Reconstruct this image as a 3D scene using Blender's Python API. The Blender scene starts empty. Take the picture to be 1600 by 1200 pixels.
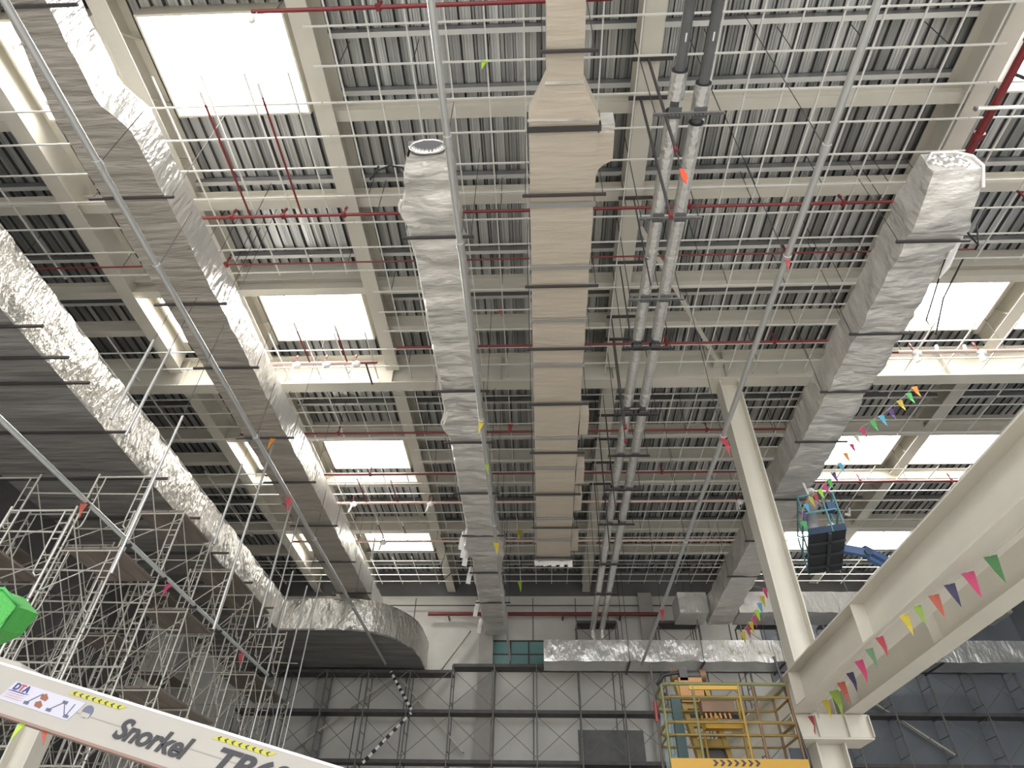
import bpy, math, random
from mathutils import Vector, Matrix, noise
random.seed(7)
C = bpy.context.scene.collection
S = bpy.context.scene
# ------------------------------------------------------------------ camera, sky, exposure
cam_data = bpy.data.cameras.new('camera'); cam = bpy.data.objects.new('camera', cam_data); C.objects.link(cam)
cam_data.sensor_width = 36.0; cam_data.lens = 992.07 / 1600 * 36; cam_data.clip_end = 300; cam_data.clip_start = .05
_r, _u, _f = Vector((.99916, .037884, .015615)), Vector((.013179, -.657928, .752965)), Vector((-.038799, .752127, .657875))
_u = _r.cross(-_f) * -1
cam.matrix_world = Matrix(((_r.x, _u.x, -_f.x, 0), (_r.y, _u.y, -_f.y, 0), (_r.z, _u.z, -_f.z, 1.6), (0, 0, 0, 1)))
S.camera = cam
S.view_settings.view_transform = 'Standard'; S.view_settings.look = 'None'; S.view_settings.gamma = 1; S.view_settings.use_curve_mapping = False
S.view_settings.exposure = 0.52
w = bpy.data.worlds.new('overcast_sky'); S.world = w; w.use_nodes = True
_nt = w.node_tree; _bg = _nt.nodes['Background']
_tc = _nt.nodes.new('ShaderNodeTexCoord'); _sp = _nt.nodes.new('ShaderNodeSeparateXYZ'); _cr = _nt.nodes.new('ShaderNodeValToRGB'); _mr = _nt.nodes.new('ShaderNodeMapRange')
_mr.inputs['From Min'].default_value = -1; _mr.inputs['From Max'].default_value = 1
_nt.links.new(_tc.outputs['Generated'], _sp.inputs[0]); _nt.links.new(_sp.outputs['Z'], _mr.inputs['Value']); _nt.links.new(_mr.outputs['Result'], _cr.inputs[0]); _nt.links.new(_cr.outputs[0], _bg.inputs[0])
_e = _cr.color_ramp.elements
_e[0].position = .49; _e[0].color = (.58, .57, .545, 1); _e[1].position = .51; _e[1].color = (.95, .96, .97, 1)
_x = _e.new(1.0); _x.color = (1, 1, 1, 1)
_bg.inputs[1].default_value = 2.5
SKYLIGHT = 10.0

# ------------------------------------------------------------------ materials
def mat(name, col, rough=.5, metal=0., bump=0., bscale=8., var=0., vscale=3., stretch=(1, 1, 1), alpha=1., trans=0., emit=0., bdist=.05):
    m = bpy.data.materials.new(name); m.use_nodes = True
    n = m.node_tree; p = n.nodes['Principled BSDF']
    p.inputs['Base Color'].default_value = (*col, 1); p.inputs['Roughness'].default_value = rough; p.inputs['Metallic'].default_value = metal
    if emit: p.inputs['Emission Color'].default_value = (*col, 1); p.inputs['Emission Strength'].default_value = emit
    if alpha < 1: p.inputs['Alpha'].default_value = alpha
    if trans: p.inputs['Transmission Weight'].default_value = trans
    if bump or var:
        tc = n.nodes.new('ShaderNodeTexCoord'); mp = n.nodes.new('ShaderNodeMapping'); mp.inputs['Scale'].default_value = stretch
        n.links.new(tc.outputs['Object'], mp.inputs[0])
    if bump:
        t = n.nodes.new('ShaderNodeTexNoise'); t.inputs['Scale'].default_value = bscale; t.inputs['Detail'].default_value = 4
        b = n.nodes.new('ShaderNodeBump'); b.inputs['Strength'].default_value = bump; b.inputs['Distance'].default_value = bdist
        n.links.new(mp.outputs[0], t.inputs[0]); n.links.new(t.outputs[0], b.inputs['Height']); n.links.new(b.outputs[0], p.inputs['Normal'])
    if var:
        t2 = n.nodes.new('ShaderNodeTexNoise'); t2.inputs['Scale'].default_value = vscale; t2.inputs['Detail'].default_value = 5
        r = n.nodes.new('ShaderNodeValToRGB'); lo = tuple(c * (1 - var) for c in col); hi = tuple(min(1, c * (1 + var)) for c in col)
        r.color_ramp.elements[0].position = .3; r.color_ramp.elements[1].position = .7
        r.color_ramp.elements[0].color = (*lo, 1); r.color_ramp.elements[1].color = (*hi, 1)
        n.links.new(mp.outputs[0], t2.inputs[0]); n.links.new(t2.outputs[0], r.inputs[0]); n.links.new(r.outputs[0], p.inputs['Base Color'])
    return m
M = dict(
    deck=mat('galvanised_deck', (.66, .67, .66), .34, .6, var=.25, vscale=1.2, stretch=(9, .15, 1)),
    deckmid=mat('mid_reflection_deck', (.46, .47, .47), .36, .6, var=.25, vscale=1.2, stretch=(9, .15, 1)),
    deckdim=mat('dim_reflection_deck', (.33, .34, .33), .4, .6, var=.25, vscale=1.2, stretch=(9, .15, 1)),  # mid and dim deck tones: uneven rib reflections painted in as colour
    deckblack=mat('shaded_rib_flank', (.11, .11, .112), .5, .4),  # dark look of the rib sides painted in as near black
    cream=mat('cream_painted_steel', (.61, .58, .505), .45, var=.05, vscale=1),
    zinc=mat('zinc_purlin', (.26, .26, .26), .45, .4, var=.12), zincflange=mat('bright_zinc_flange', (.74, .74, .71), .45, .15),  # purlin flange: lit underside painted as brighter zinc than the web
    darksteel=mat('dark_steel', (.075, .07, .07), .5, .4),
    bar=mat('white_painted_bar', (.70, .69, .65), .45),
    wire=mat('dark_wire', (.04, .04, .045), .5),
    foil=mat('aluminium_foil', (.82, .81, .79), .3, .75, bump=.55, bscale=5, stretch=(1.4, 2, .6), var=.06, bdist=.09),
    foilgrey=mat('grey_foil', (.74, .71, .67), .36, .5, bump=.65, bscale=2.4, stretch=(.9, 2.2, .9), var=.1, bdist=.12), foilside=mat('toned_silver_foil', (.64, .62, .58), .3, .75, bump=.9, bscale=5, stretch=(1, 1.6, .8), var=.1, bdist=.09),  # duct side foil: base toned down against overexposure
    foilbeige=mat('beige_foil_wrap', (.58, .51, .42), .5, .2, bump=.28, bscale=3, stretch=(.6, 4, .6), var=.06, vscale=2, bdist=.06),
    foilunder=mat('floor_toned_foil_underside', (.42, .385, .34), .5, .35, bump=.8, bscale=2.2, stretch=(.5, 3, 1), var=.14, vscale=1.2, bdist=.1),  # same foil facing down, its floor reflection painted in as tan
    bigunder=mat('shaded_grey_panel', (.26, .25, .24), .55, .2, bump=.8, bscale=1.8, stretch=(.4, 3, 1), var=.3, vscale=.9, bdist=.1),  # dim underside painted darker than the duct's lit silver side
    lag=mat('pipe_lagging_foil', (.82, .81, .79), .27, .8, bump=.5, bscale=12, var=.05),
    rubber=mat('black_rubber', (.018, .018, .02), .6),
    pipegrey=mat('grey_insulation', (.12, .122, .125), .65, var=.06),
    conduit=mat('galvanised_tube', (.60, .61, .60), .38, .7),
    red=mat('red_sprinkler_paint', (.19, .024, .026), .4),
    plastic=mat('white_plastic_film', (.85, .84, .82), .35, bump=.4, bscale=12),
    wallpost=mat('grey_wall_column', (.36, .345, .32), .6, var=.08), wall=mat('pale_wall_panel', (.62, .605, .57), .7, var=.1, vscale=.6),
    walldark=mat('dark_grey_cladding', (.15, .15, .152), .8, var=.3, vscale=.4),
    wallblue=mat('blue_grey_haze_wall', (.20, .22, .25), .8, var=.15, vscale=.4),  # haze on the right painted in as a bluer, darker wall tone
    floor=mat('concrete_floor', (.60, .585, .55), .75, var=.1, vscale=.4),
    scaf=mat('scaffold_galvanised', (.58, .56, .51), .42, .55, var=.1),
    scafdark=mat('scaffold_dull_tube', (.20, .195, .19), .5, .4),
    plank=mat('brown_plank', (.21, .175, .15), .7, bump=.2, bscale=10, var=.25, stretch=(1, .2, 1)),
    deckdark=mat('dark_walkway_board', (.085, .08, .08), .7, var=.2),
    teal=mat('teal_glass', (.20, .36, .36), .12),
    render_=mat('dark_cement_render', (.17, .17, .165), .85, var=.2, vscale=2),
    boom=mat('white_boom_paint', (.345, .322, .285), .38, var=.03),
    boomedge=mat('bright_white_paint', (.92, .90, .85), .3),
    boomunder=mat('shaded_pink_underside', (.24, .15, .12), .5, var=.06),  # boom underside: shade painted in as a darker pinkish tone
    ink=mat('black_decal', (.025, .025, .03), .5), yel=mat('yellow_decal', (.42, .40, .03), .5),
    sticker=mat('pale_sticker', (.44, .43, .50), .4), stblue=mat('sticker_blue', (.02, .025, .16), .4), stred=mat('sticker_red', (.40, .05, .04), .4),
    stpink=mat('sticker_pale_pink', (.40, .29, .31), .5), storange=mat('sticker_orange', (.22, .08, .04), .5), stgrey=mat('sticker_grey', (.10, .11, .17), .5),
    yellow=mat('yellow_lift_paint', (.30, .19, .025), .45, var=.08), yolk=mat('warm_yellow_paint', (.46, .26, .02), .45), ochre=mat('worn_ochre_paint', (.21, .14, .03), .5, var=.2),
    olive=mat('worn_olive_rail', (.15, .15, .06), .5, var=.15), orange=mat('orange_lift_part', (.42, .21, .07), .5), brown=mat('brown_rail', (.15, .085, .04), .5, var=.2),
    blue=mat('blue_lift_paint', (.06, .12, .26), .4), bluedark=mat('dark_blue_lift_paint', (.02, .05, .10), .45), tealrail=mat('teal_rail', (.12, .30, .33), .4),
    tealdark=mat('dark_teal_track', (.03, .07, .07), .5), jointgrey=mat('grey_joint_strip', (.36, .35, .34), .45, .3),
    under=mat('black_basket_floor', (.022, .025, .03), .6, var=.2),
    skin=mat('skin', (.50, .31, .22), .55), cloth=mat('grey_work_clothes', (.33, .33, .36), .8, var=.15), helmet=mat('white_helmet', (.85, .84, .8), .3),
    green=mat('green_net', (.08, .42, .08), .6, bump=.5, bscale=30),
    cord=mat('pale_cord', (.6, .58, .52), .7),
)
FL = {k: mat(k + '_pennant_cloth', tuple(.75 * q + .012 for q in c), .6) for k, c in dict(green=(.05, .20, .05), pink=(.62, .05, .17), navy=(.035, .03, .10), rust=(.52, .10, .055), lime=(.28, .42, .05), yellow=(.68, .52, .03),
    crimson=(.50, .05, .07), sage=(.16, .30, .16), orange=(.85, .33, .03), purple=(.10, .03, .22), sky=(.10, .50, .75), pale=(.62, .62, .48), brightgreen=(.08, .55, .12), neon=(.50, .85, .03), blue=(.05, .10, .5)).items()}
skym = mat('skylight_diffuser', (1, .985, .96), .5, emit=SKYLIGHT)

# ------------------------------------------------------------------ builders
WO = {}
class MB:
    def __init__(s): s.v = []; s.f = []; s.m = []; s.sm = []
    def add(s, vs, fs, mi=0, smooth=False):
        o = len(s.v); s.v += [Vector(v) for v in vs]
        for f in fs: s.f.append(tuple(i + o for i in f)); s.m.append(mi); s.sm.append(smooth)
        return s
    def box(s, x0, x1, y0, y1, z0, z1, mi=0):
        return s.add([(x, y, z) for x in (x0, x1) for y in (y0, y1) for z in (z0, z1)],
                     [(0, 1, 3, 2), (4, 6, 7, 5), (0, 4, 5, 1), (2, 3, 7, 6), (0, 2, 6, 4), (1, 5, 7, 3)], mi)
    def ibeam(s, axis, c, a, b, z0, z1, fw, ft=.025, wt=.02, mi=0):
        R = [(c - fw / 2, c + fw / 2, z0, z0 + ft), (c - fw / 2, c + fw / 2, z1 - ft, z1), (c - wt / 2, c + wt / 2, z0 + ft, z1 - ft)]
        for p, q, u, v in R:
            s.box(a, b, p, q, u, v, mi) if axis == 'x' else s.box(p, q, a, b, u, v, mi)
        return s
    def tube(s, p, q, r, n=8, r2=None, mi=0, caps=True):
        p, q = Vector(p), Vector(q); d = (q - p).normalized(); a = d.orthogonal().normalized(); b = d.cross(a); r2 = r if r2 is None else r2
        vs = [p + (a * math.cos(t) + b * math.sin(t)) * r for t in [2 * math.pi * i / n for i in range(n)]] + \
             [q + (a * math.cos(t) + b * math.sin(t)) * r2 for t in [2 * math.pi * i / n for i in range(n)]]
        s.add(vs, [(i, (i + 1) % n, n + (i + 1) % n, n + i) for i in range(n)], mi, True)
        if caps: s.add(vs, [tuple(range(n - 1, -1, -1)), tuple(range(n, 2 * n))], mi)
        return s
    def path(s, pts, r, n=6, mi=0):
        pts = [Vector(p) for p in pts]
        rings = []
        for i, p in enumerate(pts):
            d = (pts[min(i + 1, len(pts) - 1)] - pts[max(i - 1, 0)]).normalized()
            a = Vector((0, 0, 1)).cross(d); a = d.orthogonal() if a.length < .05 else a
            a.normalize(); b = d.cross(a)
            rings.append([p + (a * math.cos(2 * math.pi * k / n) + b * math.sin(2 * math.pi * k / n)) * r for k in range(n)])
        vs = [v for g in rings for v in g]
        fs = [(i * n + k, i * n + (k + 1) % n, (i + 1) * n + (k + 1) % n, (i + 1) * n + k) for i in range(len(pts) - 1) for k in range(n)]
        s.add(vs, fs, mi, True); L = len(pts) - 1
        return s.add(vs, [tuple(range(n - 1, -1, -1)), tuple(range(L * n, L * n + n))], mi)
    def beam(s, p, q, w, h, mi=0, up=(0, 0, 1)):       # rectangular bar from p to q
        p, q = Vector(p), Vector(q); d = (q - p).normalized(); a = d.cross(Vector(up))
        a = d.orthogonal() if a.length < .01 else a
        a.normalize(); b = a.cross(d)
        vs = [e + a * (i * w / 2) + b * (j * h / 2) for e in (p, q) for i, j in ((-1, -1), (1, -1), (1, 1), (-1, 1))]
        return s.add(vs, [(3, 2, 1, 0), (4, 5, 6, 7), (0, 1, 5, 4), (1, 2, 6, 5), (2, 3, 7, 6), (3, 0, 4, 7)], mi)
    def prism(s, poly, d, mi=0):                        # 3D polygon extruded by vector d
        n = len(poly); vs = [Vector(p) for p in poly] + [Vector(p) + Vector(d) for p in poly]
        return s.add(vs, [tuple(range(n - 1, -1, -1)), tuple(range(n, 2 * n))] + [(i, (i + 1) % n, n + (i + 1) % n, n + i) for i in range(n)], mi)
    def ball(s, c, r, n=8, m=6, sz=(1, 1, 1), mi=0):
        c = Vector(c); vs = [c + Vector((0, 0, -r * sz[2]))]
        for j in range(1, m):
            t = math.pi * j / m
            vs += [c + Vector((r * sz[0] * math.sin(t) * math.cos(2 * math.pi * i / n), r * sz[1] * math.sin(t) * math.sin(2 * math.pi * i / n), -r * sz[2] * math.cos(t))) for i in range(n)]
        vs.append(c + Vector((0, 0, r * sz[2]))); fs = [(0, 1 + (i + 1) % n, 1 + i) for i in range(n)]
        for j in range(m - 2): fs += [(1 + j * n + i, 1 + j * n + (i + 1) % n, 1 + (j + 1) * n + (i + 1) % n, 1 + (j + 1) * n + i) for i in range(n)]
        e = len(vs) - 1; fs += [(e, 1 + (m - 2) * n + i, 1 + (m - 2) * n + (i + 1) % n) for i in range(n)]
        return s.add(vs, fs, mi, True)
    def build(s, name, mats, parent=None, origin=None, label=None, cat=None, group=None, kind=None):
        if not isinstance(mats, (list, tuple)): mats = [mats]
        if parent is not None: o = WO[parent.name]
        elif origin is not None: o = Vector(origin)
        else:
            lo = [min(v[i] for v in s.v) for i in range(3)]; hi = [max(v[i] for v in s.v) for i in range(3)]
            o = Vector(((lo[0] + hi[0]) / 2, (lo[1] + hi[1]) / 2, lo[2]))
        me = bpy.data.meshes.new(name); me.from_pydata([v - o for v in s.v], [], s.f)
        for m in mats: me.materials.append(m)
        me.polygons.foreach_set('material_index', s.m); me.polygons.foreach_set('use_smooth', s.sm); me.update()
        if getattr(s, 'sharp', 0): me.set_sharp_from_angle(angle=s.sharp)
        ob = bpy.data.objects.new(name, me); C.objects.link(ob)
        if parent is not None: ob.parent = parent
        else: ob.location = o
        WO[ob.name] = o
        tag(ob, label, cat, group, kind)
        return ob
def tag(o, label=None, cat=None, group=None, kind=None):
    for k, v in (('label', label), ('category', cat), ('group', group), ('kind', kind)):
        if v: o[k] = v
    return o
def thing(name, label, cat, loc, group=None, kind=None):
    o = bpy.data.objects.new(name, None); C.objects.link(o); o.location = loc; o.empty_display_size = .1; WO[o.name] = Vector(loc)
    return tag(o, label, cat, group, kind)
def kids(o): return KID.get(o.name, [])
KID = {}
def proto_done(root, objs): KID[root.name] = objs
def dup(root, loc, label, group=None, rz=0., sz=1.):
    r = root.copy(); C.objects.link(r); r.location = loc; r.rotation_euler = (0, 0, rz); r.scale = (1, 1, sz); r['label'] = label
    if group: r['group'] = group
    for ch in kids(root):
        c = ch.copy(); C.objects.link(c); c.parent = r
    return r
ORD = 'first second third fourth fifth sixth seventh eighth ninth tenth eleventh twelfth thirteenth fourteenth fifteenth sixteenth seventeenth eighteenth nineteenth twentieth'.split()
ORD += ['twenty-' + o for o in ORD[:9]] + ['thirtieth'] + ['thirty-' + o for o in ORD[:9]] + ['fortieth']
def struct(mb, name, m, **k): return mb.build(name, m, kind='structure', **k)

# ------------------------------------------------------------------ the building shell
struct(MB().box(-17.5, 20.5, -4, 28.4, -.2, 0), 'floor', M['floor'])
struct(MB().box(-17.5, 20.5, 28, 28.3, 0, 13.3), 'wall_far', M['wall'])
struct(MB().box(-17.5, 20.5, 28.02, 28.3, 13.3, 14.7), 'trim_1', M['walldark'])  # dark panel put in for the dark gap above the wall top
struct(MB().box(-17.5, -17.2, -6, 28, 0, 14.7), 'wall_left', M['walldark'])
struct(MB().box(20.2, 20.5, -6, 28, 0, 14.7), 'wall_right', M['wallblue'])
struct(MB().box(9.5, 20.2, 27.93, 28, 0, 13.25), 'trim_2', M['wallblue'])  # tinted sheet over the right of the far wall, imitating haze
ZD = 14.5
HX = [(-9.92, -8.07), (-7.19, -4.53), (9.16, 11.82), (12.75, 15.26)]
HY = [(4.04, 5.88), (10.44, 12.33), (16.99, 18.76), (23.29, 25.13)]
Y0, Y1 = -3.0, 28.1
d = MB(); x = -17.3; h = .06
while x < 20.3:
    pan, s1, top, s2 = random.uniform(.13, .19), random.choice((.012, .02, .036)), random.choice((.04, .055, .07)), random.choice((.008, .012, .024))
    pitch = pan + s1 + top + s2; cx = x + pitch / 2; tl = random.uniform(-.012, .012)
    tone, tone2 = random.choice((0, 0, 0, 1, 1, 2)), random.choice((0, 1, 1, 2))  # random strip tones imitate how differently the ribs reflect
    iv = [(Y0, Y1)]
    if any(a - .05 < cx < b + .05 for a, b in HX):
        iv = []; y = Y0
        for a, b in HY: iv.append((y, a)); y = b
        iv.append((y, Y1))
    prof = [(x, 0), (x + pan, tl), (x + pan + s1, h), (x + pan + s1 + top, h), (x + pitch, 0)]
    for a, b in iv:
        for i in range(4):
            (xa, za), (xb, zb) = prof[i], prof[i + 1]
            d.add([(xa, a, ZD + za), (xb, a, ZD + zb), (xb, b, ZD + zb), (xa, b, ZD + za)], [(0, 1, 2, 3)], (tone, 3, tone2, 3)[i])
        for q in (.3, .62):         # swage lines in the pan
            u0 = x + pan * q
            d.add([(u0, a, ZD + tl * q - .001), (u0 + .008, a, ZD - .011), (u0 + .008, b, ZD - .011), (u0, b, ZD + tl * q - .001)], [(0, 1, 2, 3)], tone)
    x += pitch
struct(d, 'ceiling', [M['deck'], M['deckmid'], M['deckdim'], M['deckblack']])
n = 0
for ia, (xa, xb) in enumerate(HX):
    for ya, yb in HY:
        n += 1
        wn = struct(MB().box(xa - .15, xb + .15, ya - .1, yb + .1, ZD + .12, ZD + .15), 'window_%d' % n, skym)
        cb = MB(); zb = 14.12
        cb.box(xa - .04, xa, ya, yb, zb, ZD + .12); cb.box(xb, xb + .04, ya, yb, zb, ZD + .12)
        cb.box(xa - .04, xb + .04, yb, yb + .04, zb, ZD + .12); cb.box(xa - .04, xb + .04, ya - .04, ya, zb, ZD + .12)
        cb.build('skylight_curb', M['cream'], wn)

# rafters, girder, secondary beams, purlins
RX = [(-16.1, 'by the dark left wall'), (-10.13, 'left of the narrow skylights'), (-3.99, 'right of the wide left skylights'), (2.1, 'behind the twin lagged pipes'), (8.24, 'behind the right foil duct'), (17.2, 'far right by the blue-grey wall')]
for X, where in RX:
    for a, b, part in ((Y0, 12.9, 'near span'), (13.28, 27.9, 'rear span')):
        r = thing('roof_rafter', 'cream steel roof rafter %s, %s' % (where, part), 'rafter', (X, (a + b) / 2, 13.45), 'cream roof rafters')
        MB().box(X - .18, X + .18, a, b, 13.45, 13.475).build('bottom_flange', M['cream'], r)
        MB().box(X - .011, X + .011, a, b, 13.475, 14.27).build('web', M['cream'], r)
        MB().box(X - .18, X + .18, a, b, 14.27, 14.295).build('top_flange', M['cream'], r)
g = thing('roof_girder', 'deep cream girder crossing the whole hall above the steel column', 'girder', (0, 13.085, 13.0))
MB().box(-17, 20, 12.9, 13.27, 13.0, 13.03).build('bottom_flange', M['cream'], g)
wb = MB().box(-17, 20, 13.073, 13.097, 13.03, 14.02).build('web', M['cream'], g)
MB().box(-17, 20, 12.9, 13.27, 14.02, 14.05).build('top_flange', M['cream'], g)
st = MB()
for X in (-13, -9.95, -7, -3.99, -1, 2.1, 5.15, 8.24, 11, 14, 17.2):
    MB().box(X - .01, X + .01, 12.93, 13.07, 13.03, 14.02).build('stiffener', M['cream'], g)
for X0_, X1_ in ((-9.95, -3.99), (-3.99, 2.1), (2.1, 8.24), (8.24, 14)):     # flat tie packers on the girder top
    pass
BAYS = [(-16.08, -10.145, 'dark left bay'), (-10.115, -4.005, 'left skylight bay'), (-3.975, 2.085, 'bay over the lumpy duct'), (2.115, 8.225, 'bay over the steel column'), (8.255, 17.18, 'right skylight bay')]
BM = [1.9, 3.1, 5.75, 7.68, 10.17, 11.5, 16.33, 17.66, 19.0, 22.55, 24.45]
SKY_SKIP = {1: (5.75, 11.5, 17.66, 24.45), 4: (5.75, 11.5, 17.66, 24.45)}
for bi, (xa, xb, bn) in enumerate(BAYS):
    q = 0
    for i, Y in enumerate(BM):
        if Y in SKY_SKIP.get(bi, ()): continue
        q += 1
        MB().ibeam('x', Y, xa, xb, 13.62, 14.02, .22, .02, .014).build('secondary_beam', M['cream'], label='cream roof cross beam, %s from the camera in the %s' % (ORD[q - 1], bn), cat='beam', group='cream cross beams between the rafters', kind='thing')
PU = [1.2, 2.3, 3.4, 4.5, 5.58, 7.5, 7.9, 9.55, 11.0, 14.3, 15.35, 17.1, 18.4, 20.2, 21.4, 23.0, 25.6, 26.8]
for bi, (xa, xb, bn) in enumerate(((-17, -9.8, 'dark left bay'), (-9.8, -4.1, 'left skylight bay'), (-4.1, 8.3, 'middle of the hall'), (8.3, 20, 'right skylight bay'))):
    q = 0
    for Y in PU:
        if bi in (1, 3) and any(a - .15 < Y < b + .15 for a, b in HY): continue
        q += 1
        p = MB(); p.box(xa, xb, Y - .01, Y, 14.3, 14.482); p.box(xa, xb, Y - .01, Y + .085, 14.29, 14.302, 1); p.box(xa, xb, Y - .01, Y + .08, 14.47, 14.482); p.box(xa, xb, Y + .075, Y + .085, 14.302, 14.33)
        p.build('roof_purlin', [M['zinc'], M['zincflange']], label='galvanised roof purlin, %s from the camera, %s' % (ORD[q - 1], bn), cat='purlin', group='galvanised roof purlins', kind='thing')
for X, nm in ((-7.63, 'between the wide and the narrow left skylights'), (12.28, 'between the two right skylight columns')):
    t = thing('valley_beam', 'cream plated valley beam running %s' % nm, 'beam', (X, 12, 13.62), 'valley beams between skylights', kind='thing')
    MB().ibeam('y', X, Y0, 12.85, 13.85, 14.48, .34).build('front_length', M['cream'], t)
    MB().ibeam('y', X, 13.3, 27.9, 13.85, 14.48, .34).build('rear_length', M['cream'], t)
    sb = MB()
    for kk in range(22):
        yy = .5 + kk * 1.23
        if 12.5 < yy < 13.5: continue
        MB().beam((X - .16, yy, 13.9), (X - .02, yy + .35, 14.45), .05, .02).build('stiffener', M['cream'], t)
        MB().beam((X + .02, yy, 13.9), (X + .16, yy + .35, 14.45), .05, .02).build('stiffener', M['cream'], t)
for ia, (xa, xb) in enumerate(HX):
    for j, (ya, yb) in enumerate(HY):
        MB().box(xa - .25, xb + .25, ya - .46, ya - .44, 13.9, 14.49).build('trim_%d' % (20 + ia * 4 + j), M['cream'], kind='structure')
rb = thing('roof_brace', 'slim cream diagonal brace under the roof right of the lagged pipes', 'brace', (3.7, 10.8, 13.55))
MB().beam((2.35, 8.45, 13.6), (5.0, 12.95, 13.6), .11, .05).build('brace_angle', M['cream'], rb)
MB().box(4.85, 5.12, 12.75, 13.07, 13.52, 13.56).build('gusset_plate', M['cream'], rb)

# ------------------------------------------------------------------ steel column, bracket, twin beams (right foreground)
cx, cy = 5.16, 13.17
c = thing('steel_column', 'tall cream steel column rising to the roof girder on the right', 'column', (cx, cy, 0), kind='thing')
for nm, a, b in (('flange', 4.9, 4.925), ('flange', 5.395, 5.42)):
    MB().box(a, b, 12.95, 13.4, 0, 13.0).build(nm, M['cream'], c)
MB().box(4.925, 5.395, 13.165, 13.185, 0, 13.0).build('web', M['cream'], c)
MB().box(4.72, 5.6, 12.85, 13.5, 12.97, 13.0).build('cap_plate', M['cream'], c)
for yy in (12.72, 13.42):
    MB().box(4.5, 5.85, yy - .01, yy + .01, 4.36, 4.7).build('bracket_side_plate', M['cream'], c)
MB().box(4.5, 5.85, 12.72, 13.42, 4.70, 4.73).build('bracket_top_plate', M['cream'], c)
MB().box(4.5, 5.85, 12.72, 13.42, 4.33, 4.36).build('bracket_bottom_plate', M['cream'], c)
sf = MB()
for X in (4.52, 4.9, 5.42, 5.83): MB().box(X - .008, X + .008, 12.64, 12.71, 4.36, 4.7).build('stiffener', M['cream'], c)
for X, wd, yb, nm in ((4.685, .42, 27.6, 'nearer cream runway beam passing left of the column'), (5.61, .34, 13.45, 'second cream runway beam ending at the column bracket')):
    t = thing('runway_beam', nm + ', low on the right', 'beam', (X, 8, 4.74), 'twin runway beams', kind='thing')
    MB().box(X - wd / 2, X + wd / 2, -5, yb, 4.74, 4.765).build('bottom_flange', M['cream'], t)
    MB().box(X - .01, X + .01, -5, yb, 4.765, 5.325).build('web', M['cream'], t)
    MB().box(X - wd / 2, X + wd / 2, -5, yb, 5.325, 5.35).build('top_flange', M['cream'], t)
    for yy in (3.6, 9.2, 12.3):
        MB().box(X - wd / 2 + .01, X + wd / 2 - .01, yy - .01, yy + .01, 4.765, 5.325).build('stiffener', M['cream'], t)

# ------------------------------------------------------------------ ceiling grid bars
ZG = 13.25
GY = [4.0 + .655 * i for i in range(-4, 35)]
GY = [y for y in GY if not 12.85 < y < 13.32]
sk = lambda y: any(a - 1.0 < y < b - 1.05 for a, b in HY)
def bar(p, q, label, grp): MB().beam(p, q, .028, .03).build('ceiling_grid_bar', M['bar'], label=label, cat='grid bar', group=grp)
for i, y in enumerate(GY):
    o = ORD[i]
    bar((-3.9, y, ZG), (8.1, y, ZG), 'white cross bar of the ceiling grid, %s from the camera, middle of hall' % o, 'cross bars of the ceiling grid')
    if sk(y): continue
    bar((-15, y, ZG), (-3.93, y, ZG), 'white cross bar of the ceiling grid, %s from the camera, left bays' % o, 'cross bars of the ceiling grid')
    bar((8.13, y, ZG), (17, y, ZG), 'white cross bar of the ceiling grid, %s from the camera, right bays' % o, 'cross bars of the ceiling grid')
GX = [-3.47 + .667 * i for i in range(18)]
for i, x in enumerate(GX):
    for a, b, nm in ((.8, 13.05, 'before the girder'), (13.11, 26.6, 'behind the girder')):
        bar((x, a, ZG + .03), (x, b, ZG + .03), 'white long bar of the ceiling grid, %s from the left rafter, %s' % (ORD[i], nm), 'long bars of the ceiling grid')
segs = [(1.0, 3.0), (4.75, 9.35), (11.25, 13.05), (13.11, 15.95), (17.6, 22.2), (24.0, 26.6)]
for gi, (xs, nm) in enumerate((((-14.0, -12.6, -11.2, -8.9, -7.6, -6.9, -6.0, -5.2, -4.4), 'left bays'), ((8.9, 9.9, 10.9, 11.9, 12.9, 13.9, 14.9, 16.0), 'right bays'))):
    for i, x in enumerate(xs):
        for j, (a, b) in enumerate(segs):
            bar((x, a, ZG + .03), (x, b, ZG + .03), 'white long grid bar, %s from left in the %s, %s length from camera' % (ORD[i], nm, ORD[j]), 'long bars of the ceiling grid')
# hangers of the grid
random.seed(3); hp = MB().tube((0, 0, 0), (0, 0, 1.1), .008, 6).build('grid_hanger_rod', M['wire'], origin=(0, 0, 0))
tag(hp, 'x', 'hanger rod', 'thin hanger rods of the ceiling grid'); first = True; cnt = 0
for i in range(0, len(GX), 2):
    for j in range(1, len(GY), 4):
        x, y = GX[i], GY[j] + .02
        if any(abs(x - X) < .25 for X, _ in RX) or any(abs(y - Y) < .14 for Y in BM): continue
        o = hp if first else hp.copy()
        if not first: C.objects.link(o)
        first = False; o.location = (x, y, ZG + .04)
        o['label'] = 'thin dark hanger rod at the %s long and %s cross grid bar' % (ORD[i], ORD[j])

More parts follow.
